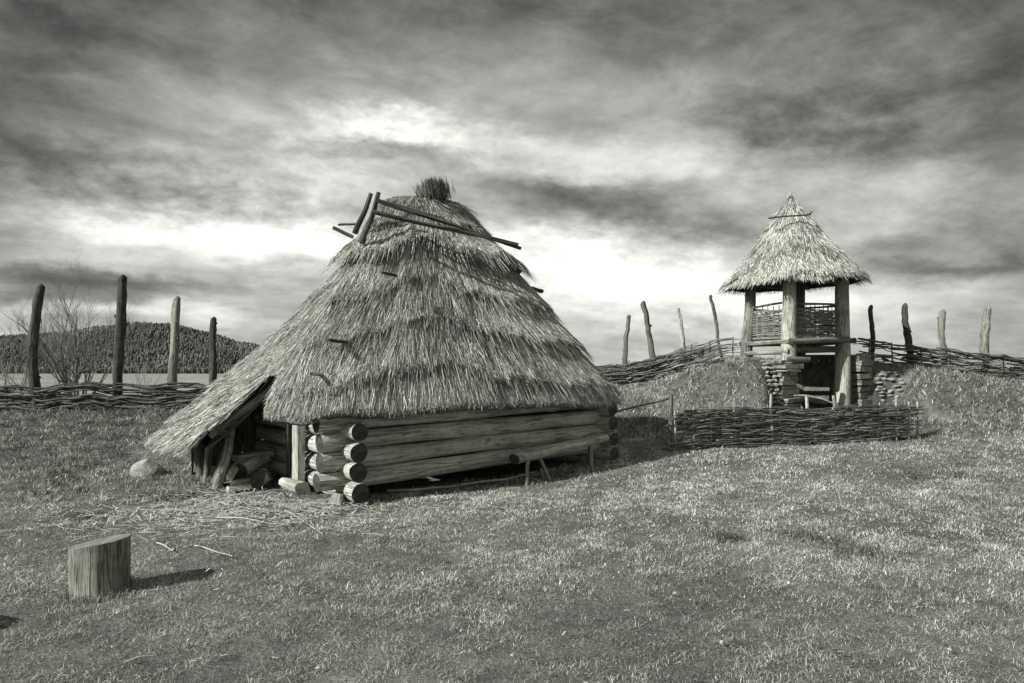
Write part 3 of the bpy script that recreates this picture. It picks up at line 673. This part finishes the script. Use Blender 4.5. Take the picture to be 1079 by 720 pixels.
# ------------------------------------------------------------ wattle fences
def wattle(name, line, h, n_lay, rad, Lr, stakes, label, group=None, jit=.03, loose=.05, stake_r=.022, layers=2, hfun=None, depth=.10, pieces=1.0, bot=0.0, stake_mat='mid_post', rb=(.05, .95)):
    """line: list of (x,y) along the ground; rods woven horizontally in and out of the stakes"""
    pts = [Vector((x, y, 0)) for x, y in line]; seg = [(pts[i+1]-pts[i]).length for i in range(len(pts)-1)]; T = sum(seg)
    def at(d):
        d = min(max(d, -.3), T+.3); i = 0
        while i < len(seg)-1 and d > seg[i]: d -= seg[i]; i += 1
        u = (pts[i+1]-pts[i])/seg[i]; return pts[i]+u*d, Vector((-u.y, u.x, 0))
    o3 = (pts[0].x, pts[0].y, tz(pts[0].x, pts[0].y))
    root = empty(name, o3, label=label, cat='fence', group=group)
    mb = MB(o3); sp = .48
    for lay in range(n_lay):
        zf = bot+(lay+.5)/n_lay
        for _ in range(max(1, round(T/((Lr[0]+Lr[1])/2)*pieces*1.25))):
            L = random.uniform(*Lr); d0 = random.uniform(-.25, max(0.1, T-L+.25)); n = max(4, int(L/.16)); ph = math.pi*(lay % 2)+random.uniform(-.5, .5)
            r = random.uniform(*rad); tilt = random.gauss(0, loose); P_ = []; yoff = random.uniform(-1, 1)*depth*.4
            w3 = random.uniform(-2.5, 2.5); w1, w2 = random.uniform(0, 6.28), random.uniform(1.5, 4)
            for i in range(n+1):
                d = d0+L*i/n; c, nn = at(d); hh = h if hfun is None else h*hfun(d/T)
                z = tz(c.x, c.y)+hh*zf+tilt*(i/n-.5)*L*.5+math.sin(w1+i/n*w2*L)*jit*.5+random.uniform(-.3, .3)*jit*.3
                q = c+nn*(math.sin(d/sp*math.pi+ph+w3*i/n)*depth*.30+yoff*1.1); P_.append(Vector((q.x, q.y, max(z, tz(q.x, q.y)+.005))))
            mb.rnd = min(1, max(0, random.triangular(rb[0], rb[1], .35)))
            mb.tube(P_, [r*(1-.55*i/n) for i in range(n+1)], 5, seed=random.random(), rough=.1, cap=True, emi=0)
    mb.build('woven_branches', 'twig', root)
    for k, (d, top, r, lean) in enumerate(stakes):
        c, nn = at(d*T); z = tz(c.x, c.y); m2 = MB(o3); hh = h if hfun is None else h*hfun(d)
        plen(m2, (c.x, c.y, z-.1), (c.x+lean, c.y, z+hh+top), r, r*.8, 5, .015, 7, seed=300+k); m2.build('stake', [stake_mat, 'pale_end'], root)
    return root
def solve(px, py, Y0):                                 # ground point under a pixel near distance Y0
    Yd = Y0
    for _ in range(60): Yd = .7*Yd+.3*(CAMH-tz((px-CX)/FPX*Yd, Yd))*FPX/max(py-HY, 8)
    return ((px-CX)/FPX*Yd, Yd)
# the low fence before the tower
FL = [(711, 11.9), (760, 12.3), (830, 12.8), (900, 13.3), (955, 13.7), (970, 13.95)]
fl = [((px-CX)/FPX*y, y) for px, y in FL]
wattle('wattle_fence', fl, .70, 46, (.007, .016), (.8, 2.2), [(.0, .02, .03, .0), (.07, .07, .02, 0), (.13, .10, .022, .01), (.22, .18, .028, .0), (.36, .28, .036, .0), (.48, .07, .022, 0), (.60, .02, .022, .02), (.72, .05, .02, 0), (.80, .06, .018, .0), (.87, .17, .022, 0), (.93, .04, .02, 0), (.98, .05, .02, 0)],
       'low dense woven branch fence standing before the watchtower', jit=.06, loose=.05, depth=.13, pieces=2.4, hfun=lambda t: 1.0+.04*math.sin(t*9), stake_mat='pale_wood', rb=(.1, 1.0))
q = Vector((fl[0][0]-.04, fl[0][1], tz(*fl[0]))); mb = MB(q); plen(mb, q-Vector((0, 0, .15)), q+Vector((-.02, 0, .98)), .04, .034, 6, .03, 9, seed=777, rough=.15)
tag(mb.build('corner_stake', ['mid_post', 'log_end']), 'tall dark stake at the left end of the low woven fence', 'stake')
# brush fences along the bank
bl = [(-14.5, 14.3), (-11, 14.5), (-9, 14.75), (-7, 15.1), (-5.2, 15.4), (-2.0, 16.4), (.5, 17.3)]
wattle('wattle_fence', bl, .62, 22, (.012, .030), (1.4, 4.0), [(d, random.uniform(-.1, .12), .025, random.uniform(-.05, .05)) for d in np.linspace(.03, .95, 14)],
       'long dark woven fence on the left bank below the bare tree', jit=.06, loose=.03, depth=.18, pieces=1.2, stake_mat='dark_post', rb=(.0, .45))
br = [(1.2, 17.6), (2.8, 17.8), (4.0, 17.9), (5.0, 17.6), (5.75, 17.3)]
wattle('wattle_fence', br, .62, 26, (.010, .027), (1.0, 3.0), [(d, random.uniform(-.1, .1), .02, random.uniform(-.08, .08)) for d in np.linspace(.05, .97, 9)],
       'brushwood fence climbing the bank left of the watchtower', jit=.06, loose=.09, depth=.3, pieces=1.4, rb=(.05, .95))
b3 = [(8.75, 17.3), (10, 17.7), (11.5, 17.95), (13.2, 18.2), (15, 18.6), (17.5, 19.2)]
wattle('wattle_fence', b3, .66, 26, (.010, .027), (1.0, 3.2), [(d, random.uniform(-.12, .08), .02, random.uniform(-.06, .06)) for d in np.linspace(.04, .96, 11)],
       'brushwood fence running down the bank right of the watchtower', jit=.06, loose=.05, depth=.25, pieces=1.35, rb=(.0, .8))
# pole tied from cabin corner to a stake
a = P(631, 437, 11.6); b = P(706, 420, 13.3); mb = MB(a); plen(mb, a, b, .02, .013, 8, .015, 7, seed=401, sag=.03); tag(mb.build('long_rail', ['mid_post', 'pale_end']), 'thin rail running from the cabin corner to the woven fence', 'rail')

# ------------------------------------------------------------ watchtower
tow = empty('watchtower', (TF[0], TF[1], 0), TR, label='small four-post watchtower with thatched cone roof over the gateway', cat='watchtower')
SA, SB = 1.9, 1.2
def tp(px, py, Yd):
    q = P(px, py, Yd)-Vector((TF[0], TF[1], 0)); return Vector((q.x*math.cos(TR)+q.y*math.sin(TR), -q.x*math.sin(TR)+q.y*math.cos(TR), q.z))
for k, (b, t, r0, r1, m_, am) in enumerate((((0, 0, 1.45), (.0, 0, 3.78), .175, .145, 'pale_wood', .03), ((SA, 0, .3), (SA+.08, 0, 3.95), .215, .15, 'pale_wood', .035),
        ((0, SB, 1.3), (0, SB, 3.8), .15, .13, 'post', .03), ((SA, SB, .3), (SA, SB, 3.9), .16, .14, 'mid_post', .012))):
    mb = MB(); n = 10; pts = bend(b, t, n, am, 500+k); mb.tube(pts, [r0+(r1-r0)*i/n for i in range(n+1)], 14, seed=510+k, rough=.07); mb.build('corner_post', [m_, 'log_end'], tow)
# plates that carry the roof
mb = MB()
plen(mb, (-.25, 0, 3.66), (SA+.3, 0, 3.78), .07, .07, 5, .006, 10, seed=520); plen(mb, (-.25, SB, 3.66), (SA+.3, SB, 3.78), .07, .07, 5, .006, 10, seed=521)
plen(mb, (0, -.3, 3.78), (0, SB+.3, 3.78), .06, .06, 5, .006, 10, seed=522); plen(mb, (SA, -.3, 3.9), (SA, SB+.3, 3.9), .06, .06, 5, .006, 10, seed=523)
mb.build('roof_plate', ['mid_post', 'log_end'], tow)
mb = MB()                                              # floor and its beams
for k in range(7): mb.box((-.05+SA*(k+.5)/7+.03, SB/2, 2.33), (.25, SB+.35, .05), jit=.006)
mb.build('floor_boards', ['post', 'log_end'], tow)
for k, (a, b, r) in enumerate((((-.15, -.16, 2.22), (SA+.05, -.17, 2.30), .075), ((-.14, SB+.1, 2.2), (SA+.5, SB+.1, 2.26), .08), ((-.12, -.12, 2.22), (-.12, SB+.02, 2.20), .06), ((SA+.2, -.25, 2.28), (SA+.2, SB+.3, 2.22), .07), ((-.1, -.02, 2.04), (SA-.15, -.02, 2.06), .085), ((-.12, -.1, 1.98), (-.12, SB+.0, 1.96), .06))):
    mb = MB(); plen(mb, a, b, r, r*.95, 6, .006, 11, seed=530+k, rough=.08); mb.build('floor_beam', ['post' if k != 4 else 'mid_post', 'log_end'], tow)
# wicker parapets
def wicker(p0, p1, z0, z1a, z1b, seed, top=True):
    p0, p1 = Vector(p0), Vector(p1); L = (p1-p0).length; u = (p1-p0)/L; nn = Vector((-u.y, u.x, 0)); mb = MB(); ns_ = max(4, int(L/.16)); sp = L/ns_; rr = random.Random(seed)
    for k in range(ns_+1):
        q = p0+u*sp*k; mb.rnd = rr.uniform(.1, .5); zt = z1a+(z1b-z1a)*k/ns_
        mb.tube([q+Vector((0, 0, z0)), q+nn*rr.uniform(-.01, .01)+Vector((0, 0, (z0+zt)/2)), q+Vector((0, 0, zt+rr.uniform(-.02, .03)))], .011, 6, emi=0)
    nl = int((min(z1a, z1b)-z0-.06)/.022)
    for l in range(nl):
        zz_ = z0+.02+l*.022; mb.rnd = rr.triangular(.4, 1.0, .8); n = ns_*3; r = rr.uniform(.010, .014); dz = rr.uniform(-.015, .015)
        s0 = rr.uniform(-.02, .05); s1 = L+rr.uniform(-.05, .02)
        if rr.random() < .25: s1 = L*rr.uniform(.5, .9)
        if rr.random() < .15: s0 = L*rr.uniform(.1, .4)
        mb.tube([p0+u*(s0+(s1-s0)*i/n)+nn*math.sin((s0+(s1-s0)*i/n)/sp*math.pi+math.pi*(l % 2))*.024+Vector((0, 0, zz_+dz*i/n+rr.uniform(-.004, .004))) for i in range(n+1)], r, 5, emi=0)
    w_ = mb.build('wicker_panel', 'twig', tow)
    if top:
        m2 = MB(); plen(m2, p0-u*.02+Vector((0, 0, z1a+.03)), p1+u*.02+Vector((0, 0, z1b+.03)), .03, .026, 5, .01, 9, seed=seed+1); m2.build('hand_rail', ['mid_post', 'log_end'], tow)
wicker((.0, SB-.1, 0), (.0, .12, 0), 2.36, 3.07, 3.12, 600)
wicker((.15, .02, 0), (SA-.15, .02, 0), 2.36, 3.10, 3.14, 610)
wicker((SA, .15, 0), (SA, SB-.1, 0), 2.36, 3.12, 3.14, 620)
wicker((.12, SB, 0), (SA-.12, SB, 0), 2.36, 3.02, 3.04, 630)
# roof
TC = (.88, .58)
def towS(s, t):
    th = np.asarray(s)*2*math.pi; t = np.asarray(t, float); c, q = np.cos(th), np.sin(th); ex = .72
    bx = np.sign(c)*np.abs(c)**ex; by = np.sign(q)*np.abs(q)**ex
    x = TC[0]+(.03+(1.56-.03)*t)*bx+(-.12)*(1-t); y = TC[1]+(.03+(1.42-.03)*t)*by
    ez = 3.72+.08*(bx*.9-by*.3)+.02*np.sin(th*7)
    z = 5.86+(ez-5.86)*t-.07*np.sin(np.clip(t, 0, 1)*math.pi)+.10*np.maximum(0, t-.75)*0
    return np.stack([x, y, z], -1)
def tow_off(s, t):
    c = t*3.1+.12*np.sin(s*6.283*5)+.1*np.sin(s*6.283*13); k = np.floor(c); return np.array([.03, .04, .075, .04, .03])[np.clip(k.astype(int), 0, 4)]*((c-k)**1.3)+.02*nz(s*30, t*10, 1, 1)
NC_save = NC
tr_ = thatch(tow, towS, tow_off, 32000, (.10, .26), 'thatch_roof', ns=150, nt=60, fringe=7000, thick=.14, wd=(.007, .012), lat=.2, bright=.1)
bundle('roof_tip', (TC[0]-.12, TC[1], 5.70), (.05, 0, 1), .10, .28, 300, 'straw', tr_, lean=-.6, rs=(.5, 1))
mb = MB(); plen(mb, tp(810, 230, 16.2), tp(854, 226, 16.25), .022, .02, 6, .02, 8, seed=640); plen(mb, tp(851, 227, 16.25), tp(856, 223, 16.2), .018, .02, 3, .01, 7, seed=641); mb.build('binding_pole', ['dark_wood', 'log_end'], tr_)
# log crib walls of the passage
def crib(name, x0, x1, y0, y1, zb, zt, seed, m_, h=.165, jit=.02):
    mb = MB(); rr = random.Random(seed); z = zb; k = 0
    while z < zt:
        hh = h*rr.uniform(.85, 1.1); c = ((x0+x1)/2+rr.uniform(-jit, jit), (y0+y1)/2+rr.uniform(-jit, jit)*2, z+hh/2)
        n = 8; r = hh/2*1.04; pts = [Vector((x0+rr.uniform(-jit, jit)+(x1-x0)*0, c[1], c[2]))]
        mb.box(c, (x1-x0+rr.uniform(-jit, jit)*2, y1-y0, hh*.86), rx=rr.uniform(-.02, .02), ry=rr.uniform(-.04, .04), jit=.014, emi=0); z += hh; k += 1
    return mb.build(name, [m_, 'log_end'], tow)
crib('log_crib', SA+.32, SA+.80, -.32, 1.3, .2, 1.92, 650, 'post')
crib('log_crib', -.42, .12, -.20, 1.5, .2, 1.74, 651, 'post', h=.10, jit=.05)
mb = MB()                                              # dark log wall closing the back of the passage
for k in range(7): plen(mb, (.05, 1.52, .45+k*.175), (2.2, 1.52, .45+k*.175+random.uniform(-.02, .02)), .09, .088, 6, .006, 12, seed=660+k, rough=.06)
mb.build('passage_back', ['log', 'log_end'], tow)
mb = MB()                                              # log lining on the right of the passage
for k in range(7): plen(mb, (SA+.20, .22, .40+k*.165), (SA+.20, 2.0, .42+k*.165), .085, .08, 6, .006, 12, seed=670+k, rough=.08)
mb.build('passage_lining', ['log', 'log_end'], tow)
mb = MB(); plen(mb, (.16, .30, .98), (SA-.2, .28, .74), .085, .08, 5, .01, 11, seed=675); mb.build('threshold_log', ['post', 'log_end'], tow)
mb = MB()
for k, (a, b, r) in enumerate((((-.32, -.24, 1.80), (.34, -.27, 1.80), .06), ((-.48, .0, 1.72), (.05, -.18, 1.70), .06))):
    plen(mb, a, b, r, r, 4, .01, 10, seed=680+k, rough=.14)
mb.build('crib_cap', ['post', 'log_end'], tow)
# curved stick and short stakes at the gate
a = tp(837, 418, 15.4); 
mb = MB(); pts = [tp(*q) for q in ((837, 417, 15.6), (850, 417, 15.6), (865, 420, 15.6), (883, 427, 15.6))]; mb.tube(pts, [.02, .022, .02, .016], 8, seed=690); mb.build('gate_rail', ['pale_wood', 'pale_end'], tow)
mb = MB(); plen(mb, tp(851, 445, 15.5), tp(850, 418, 15.5), .04, .035, 3, .01, 8, seed=691); mb.build('gate_stake', ['pale_wood', 'pale_end'], tow)
mb = MB(); plen(mb, tp(881, 440, 15.6), tp(878, 417, 15.6), .035, .03, 3, .01, 8, seed=692); mb.build('gate_stake', ['pale_wood', 'pale_end'], tow)
# rubble held in the bank beside the cribs
rs = random.Random(5)
def stack(side, x0, x1, yl, n_row, z0):
    z = z0
    for k in range(n_row):
        x = x0+rs.uniform(-.04, .04)
        while x < x1-.02*k:
            wd_ = rs.uniform(.09, .20); q = Vector((TF[0], TF[1], 0))+Vector(((x+wd_/2)*math.cos(TR)-yl*math.sin(TR), (x+wd_/2)*math.sin(TR)+yl*math.cos(TR), 0))
            rock('stone', (q.x+rs.uniform(-.03, .03), q.y+rs.uniform(-.05, .05)+.03*k, z+rs.uniform(-.01, .01)), (wd_*.56, .13, rs.uniform(.045, .06)), TR+rs.uniform(-.25, .25), rs.randrange(9999), 2,
                 label=f'flat rough stone packed into the bank {side} of the gateway', cat='stone', group=f'stones packed {side} of the gateway'); x += wd_
        z += .098
stack('left', -.86, -.44, -.14, 12, .62)
for row in range(10):                                  # the right-hand stones lie bedded in the cut face of the bank
    py = 392+row*3.7+rs.uniform(-1, 1); px = 919+rs.uniform(0, 5)+abs(row-4)*.6
    while px < 948-abs(row-3)*1.6:
        wpx_ = rs.uniform(3, 11); Yd = 14.6
        if rs.random() < .22: px += wpx_; continue
        while Yd < 18.5:
            q = P(px+wpx_/2, py+.8*math.sin(px*1.7+row*2.3), Yd)
            if tz(q.x, q.y) >= q.z: break
            Yd += .04
        if Yd < 18.4: rock('stone', (q.x, q.y+.02, q.z), (wpx_/FPX*Yd*.54, .11, rs.uniform(.03, .062)), TR+rs.uniform(-.4, .4), rs.randrange(9999), 2,
                 label='flat rough stone packed into the bank right of the gateway', cat='stone', group='stones packed right of the gateway')
        px += wpx_

# ------------------------------------------------------------ bare trees
def bare_tree(name, loc, H, stems, seed, label, spread=.5, depth=5, r0=.05):
    rr = random.Random(seed); root = empty(name, loc, label=label, cat='tree', group=None); tr = MB(); tw = MB()
    def grow(p, d, L, r, dep):
        n = 4; pts = [Vector(p)]; dd = Vector(d)
        for i in range(n):
            dd = (dd+Vector((rr.uniform(-1, 1), rr.uniform(-1, 1), rr.uniform(-.4, .7)))*.13).normalized(); pts.append(pts[-1]+dd*L/n)
        mb = tr if dep >= depth-1 else tw
        mb.tube(pts, [r*(1-.4*i/n) for i in range(n+1)], 6 if dep > 2 else 4, cap=False)
        if dep == 0: return
        for _ in range(rr.choice((2, 3, 3)) if dep > 1 else rr.choice((2, 3, 4))):
            k = rr.choice((1, 2, 3, 4, 4)); q = pts[k]; ax = Vector((rr.uniform(-1, 1), rr.uniform(-1, 1), rr.uniform(-.2, .4))).normalized()
            nd = (dd*1.0+ax*rr.uniform(.35, .8)*spread*1.6+Vector((0, 0, .18))).normalized()
            grow(q, nd, L*rr.uniform(.55, .8), r*.62*(1-.06*k), dep-1)
    for s_ in range(stems):
        a = rr.uniform(0, 6.28); d = Vector((math.cos(a)*spread*.8, math.sin(a)*spread*.5, 1)).normalized()
        grow((math.cos(a)*.12, math.sin(a)*.12, -.1), d, H*.30*rr.uniform(.8, 1.1), r0*rr.uniform(.6, 1), depth)
    tr.build('trunk', 'branch', root); tw.build('crown', 'branch', root)
for args in (('bare_tree', (82, 17.6), 4.7, 11, 3, 'leafless many-stemmed small tree behind the left fence between two posts', .62, 6, .042),
             ('bare_bush', (12, 17.0), 4.4, 5, 8, 'thin leafless bush at the left edge behind the fence', .5, 4, .02),
             ('bare_bush', (52, 20.0), 5.0, 5, 12, 'low tangled bush behind the dark crooked post', .6, 4, .02),
             ('bare_bush', (145, 18.5), 3.4, 4, 15, 'sparse twiggy bush before the pale field', .7, 3, .012)):
    nm, (px, Yd), H, st, sd_, lb, spd, dp, r0 = args; x = (px-CX)/FPX*Yd
    bare_tree(nm, (x, Yd, tz(x, Yd)), H, st, sd_, lb, spd, dp, r0)

# ------------------------------------------------------------ sticks, leaning cane, straw litter
GS = [((182, 569, 155, 575), 'short'), ((165, 575, 182, 584), 0), ((212, 572, 285, 568), 0), ((226, 548, 300, 556), 0), ((245, 562, 330, 553), 0), ((300, 540, 340, 566), 0), ((318, 548, 366, 534), 0), ((340, 520, 402, 545), 0), ((130, 703, 162, 697), 0), ((205, 578, 245, 590), 0), ((700, 541, 745, 539), 0)]
for k, (c, _) in enumerate(GS):
    a, b = gpt(c[0], c[1]), gpt(c[2], c[3]); a.z += .025; b.z += .03
    n = 5; mb = MB(a); plen(mb, a, b, .006, .004, n, .025, 6, seed=700+k, sag=-.01)
    tag(mb.build('dry_stick', ['pale_wood', 'pale_end']), 'thin dried stick lying flat in the short grass', 'stick', 'dried sticks scattered in the grass')
a = gpt(148, 494); b = P(188, 440, a.y+.25); mb = MB(a); plen(mb, a, b, .007, .006, 5, .006, 6, seed=720); tag(mb.build('leaning_cane', ['pale_wood', 'pale_end']), 'thin pale cane leaning up against the porch thatch', 'cane')

# ------------------------------------------------------------ grass
def in_cabin(x, y, m=0.0):
    a = A0; dx, dy = x+2.0, y-8.3; u = dx*math.cos(a)+dy*math.sin(a); v = -dx*math.sin(a)+dy*math.cos(a)
    return (u > -.25-m) & (u < LEN+.1+m) & (v > -.1-m) & (v < WID+.1+m), u, v
def blades(x, y, h, wd, rnd, lean=.6):
    N = len(x); z = terr(x, y)-.006; th = rng.uniform(0, 6.283, N); ph = rng.uniform(0, 6.283, N)
    le = rng.random(N)*lean+.08
    dx, dy = np.cos(th)*le, np.sin(th)*le; sx, sy = np.cos(ph)*wd*.5, np.sin(ph)*wd*.5
    zero = np.zeros(N)
    a0 = np.stack([x-sx, y-sy, z], -1); a1 = np.stack([x+sx, y+sy, z], -1)
    mx, my, mz = x+dx*h*.4, y+dy*h*.4, z+h*.62
    b0 = np.stack([mx-sx*.8, my-sy*.8, mz], -1); b1 = np.stack([mx+sx*.8, my+sy*.8, mz], -1)
    tp_ = np.stack([x+dx*h*1.25, y+dy*h*1.25, z+h*(1-.30*le)], -1)
    return np.stack([a0, a1, b1, b0, tp_], 1).reshape(-1, 3), rnd
Vs, Rs = [], []
for y0, y1, dens, hh, ww in ((1.8, 4.4, 9000, (.012, .034), (.0022, .0042)), (4.4, 6.5, 6000, (.014, .038), (.003, .0052)), (6.5, 9.5, 3200, (.016, .042), (.004, .007)), (9.5, 14, 1300, (.020, .052), (.006, .011)), (14, 21, 700, (.04, .10), (.010, .018))):
    wx = .86*y1+1.0; N = int(dens*(y1-y0)*2*wx); x = rng.uniform(-wx, wx, N); y = rng.uniform(y0, y1, N)
    c1 = nz(x, y, 2.3, 0); c2 = nz(x, y, 7.5, 1); c3 = nz(x, y, .6, 2); c4 = nz(x, y, 22.0, 3)
    keep = rng.random(N) < np.clip(.66+.30*c2+.22*c1+.3*c4, .06, 1)
    ic, u, v = in_cabin(x, y, -.35); keep &= ~ic
    keep &= ~((u > -.2) & (u < 4.6) & (v > -.4) & (v < 0) & (rng.random(N) < .2)); keep &= ~((u > -1.1) & (u < 0) & (v > 1.2) & (v < 4) & (rng.random(N) < .85))
    x, y, c1, c2, c3, c4 = [q[keep] for q in (x, y, c1, c2, c3, c4)]; n = len(x)
    wild = sst((y-12.6)/2.5)+1.3*sst((-4-x)/3)*sst((y-8)/2); h = rng.uniform(*hh, n)*(1+.35*c2+.25*c1)*(1+.8*wild*rng.random(n))
    h = np.where(rng.random(n) < .012, h*2.0, h)
    light_pool = np.exp(-((x-1.5-.15*(y-9))/5.5)**2)*sst((y-4.2)/2.5)*sst((15-y)/3); rough = sst((-4.2-x)/2.5)*sst((y-7.5)/3); rnd = np.clip(.455+.22*light_pool*(1+.5*c1)-.16*rough+.17*c2+.15*c1+.14*c3+.15*c4+rng.normal(0, .23, n), 0, 1)  # dry: pool of light painted into blade tone; rough: darker towards the left
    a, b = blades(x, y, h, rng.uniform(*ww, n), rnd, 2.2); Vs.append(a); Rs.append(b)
    # clumps: a few longer tussocks
    m = int(n*.003); tx = rng.uniform(-wx, wx, m); ty = rng.uniform(y0, y1, m); ic, _, _ = in_cabin(tx, ty, .2); tx, ty = tx[~ic], ty[~ic]; m = len(tx)
    k = 16; x = (tx[:, None]+rng.normal(0, .028, (m, k))).ravel(); y = (ty[:, None]+rng.normal(0, .028, (m, k))).ravel()
    a, b = blades(x, y, rng.uniform(hh[0], hh[1]*1.9, m*k), rng.uniform(*ww, m*k)*.9, np.clip(np.repeat(rng.uniform(.35, .85, m), k)+rng.normal(0, .1, m*k), 0, 1), 1.0); Vs.append(a); Rs.append(b)
# longer blades the mower and feet miss round the chopping block
th = rng.uniform(0, 6.283, 900); rr2 = rng.uniform(.19, .27, 900); sx_, sy_ = STUMP
a, b = blades(sx_+np.cos(th)*rr2, sy_+np.sin(th)*rr2, rng.uniform(.03, .085, 900), rng.uniform(.003, .005, 900), np.clip(rng.normal(.45, .2, 900), 0, 1), 1.0); Vs.append(a); Rs.append(b)
# scrubby weeds on the bank and along its foot
m = 2600; tx = rng.uniform(-13, 16, m); ty = rng.uniform(12.2, 18.5, m); kp = (rng.random(m) < .55+.4*nz(tx, ty, 1.1, 2)) & ((ty > 13.2) | (tx < -3)); ic, u, v = in_cabin(tx, ty, .3); kp &= ~ic; tx, ty = tx[kp], ty[kp]
m2 = 700; tx = np.concatenate([tx, rng.uniform(-10, -4, m2)]); ty = np.concatenate([ty, rng.uniform(8, 14.5, m2)]); m = len(tx); k = 18
sz = rng.uniform(.05, .16, m); x = (tx[:, None]+rng.normal(0, .06, (m, k))).ravel(); y = (ty[:, None]+rng.normal(0, .05, (m, k))).ravel()
a, b = blades(x, y, np.repeat(sz, k)*rng.uniform(.4, 1.1, m*k), rng.uniform(.007, .012, m*k), np.clip(np.repeat(np.clip(rng.normal(.40, .2, m), .05, .9), k)+rng.normal(0, .15, m*k), 0, 1), 1.6); Vs.append(a); Rs.append(b)
# dark rough tussocks the photo shows on the right of the meadow
for px, py, rr_, hmul in ((905, 585, .24, 1), (850, 566, .22, .8), (768, 568, .12, .8), (1030, 530, .35, .8), (960, 503, .2, .8), (1015, 503, .2, .8), (1010, 491, .2, .8), (195, 522, .2, 1), (92, 545, .15, .8)):
    q = gpt(px, py); m = 700; x = q.x+rng.normal(0, rr_*.7, m); y = q.y+rng.normal(0, rr_*.6, m)
    a, b = blades(x, y, rng.uniform(.03, .085, m)*hmul, rng.uniform(.004, .008, m), np.clip(rng.normal(.22, .16, m), 0, .7), 1.0); Vs.append(a); Rs.append(b)
Vg = np.concatenate(Vs); Rg = np.concatenate(Rs)
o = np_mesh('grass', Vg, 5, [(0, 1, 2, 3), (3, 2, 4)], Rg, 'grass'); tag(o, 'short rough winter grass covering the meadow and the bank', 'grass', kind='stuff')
# straw blown off the roof and bits of dead leaf
def litter(N, cx, cy, sx, sy, L=(.05, .22)):
    x = cx+rng.normal(0, sx, N); y = cy+rng.normal(0, sy, N); th = rng.uniform(0, 6.283, N); l = rng.uniform(*L, N)
    x2, y2 = x+np.cos(th)*l, y+np.sin(th)*l; z1, z2 = terr(x, y)+.042, terr(x2, y2)+.042+rng.uniform(-.01, .02, N)
    nx_, ny_ = -np.sin(th)*.004, np.cos(th)*.004; W = np.stack([nx_, ny_, np.zeros(N)], -1)
    a = np.stack([x, y, z1], -1); b = np.stack([x2, y2, z2], -1); up_ = np.array([0, 0, .004])
    return np.stack([a-W, a+W, b+W, b-W], 1).reshape(-1, 3)
LV = [litter(1100, -3.0, 7.4, .85, .5), litter(300, -3.6, 8.4, .5, .4), litter(120, -1.2, 7.9, 1.0, .25), litter(140, .8, 9.2, 1.6, .5, (.04, .12)), litter(500, 1, 6.5, 4, 2.2, (.02, .06))]
LV = np.concatenate(LV); o = np_mesh('straw_litter', LV, 4, [(0, 1, 2, 3)], rng.uniform(.55, 1, len(LV)//4), 'straw'); tag(o, 'loose pale straw strewn on the grass before the porch', 'straw', kind='stuff')
m = 420; x = rng.uniform(-6, 8, m); y = rng.uniform(3, 13, m); ic, _, _ = in_cabin(x, y, .3); x, y = x[~ic], y[~ic]; m = len(x); s_ = rng.uniform(.006, .014, m); th = rng.uniform(0, 6.28, m)
ex = np.stack([np.cos(th), np.sin(th), rng.uniform(-.5, .5, m)], -1)*s_[:, None]*1.4; ey = np.stack([-np.sin(th), np.cos(th), rng.uniform(-.6, .6, m)], -1)*s_[:, None]*.7
c = np.stack([x, y, terr(x, y)+.035], -1); LF = np.stack([c-ex, c-ey, c+ex, c+ey+np.array([0, 0, .006])], 1).reshape(-1, 3)
o = np_mesh('dead_leaves', LF, 4, [(0, 1, 2, 3)], rng.uniform(.3, .8, m), 'straw'); tag(o, 'small pale dead leaves scattered over the meadow', 'leaves', kind='stuff')
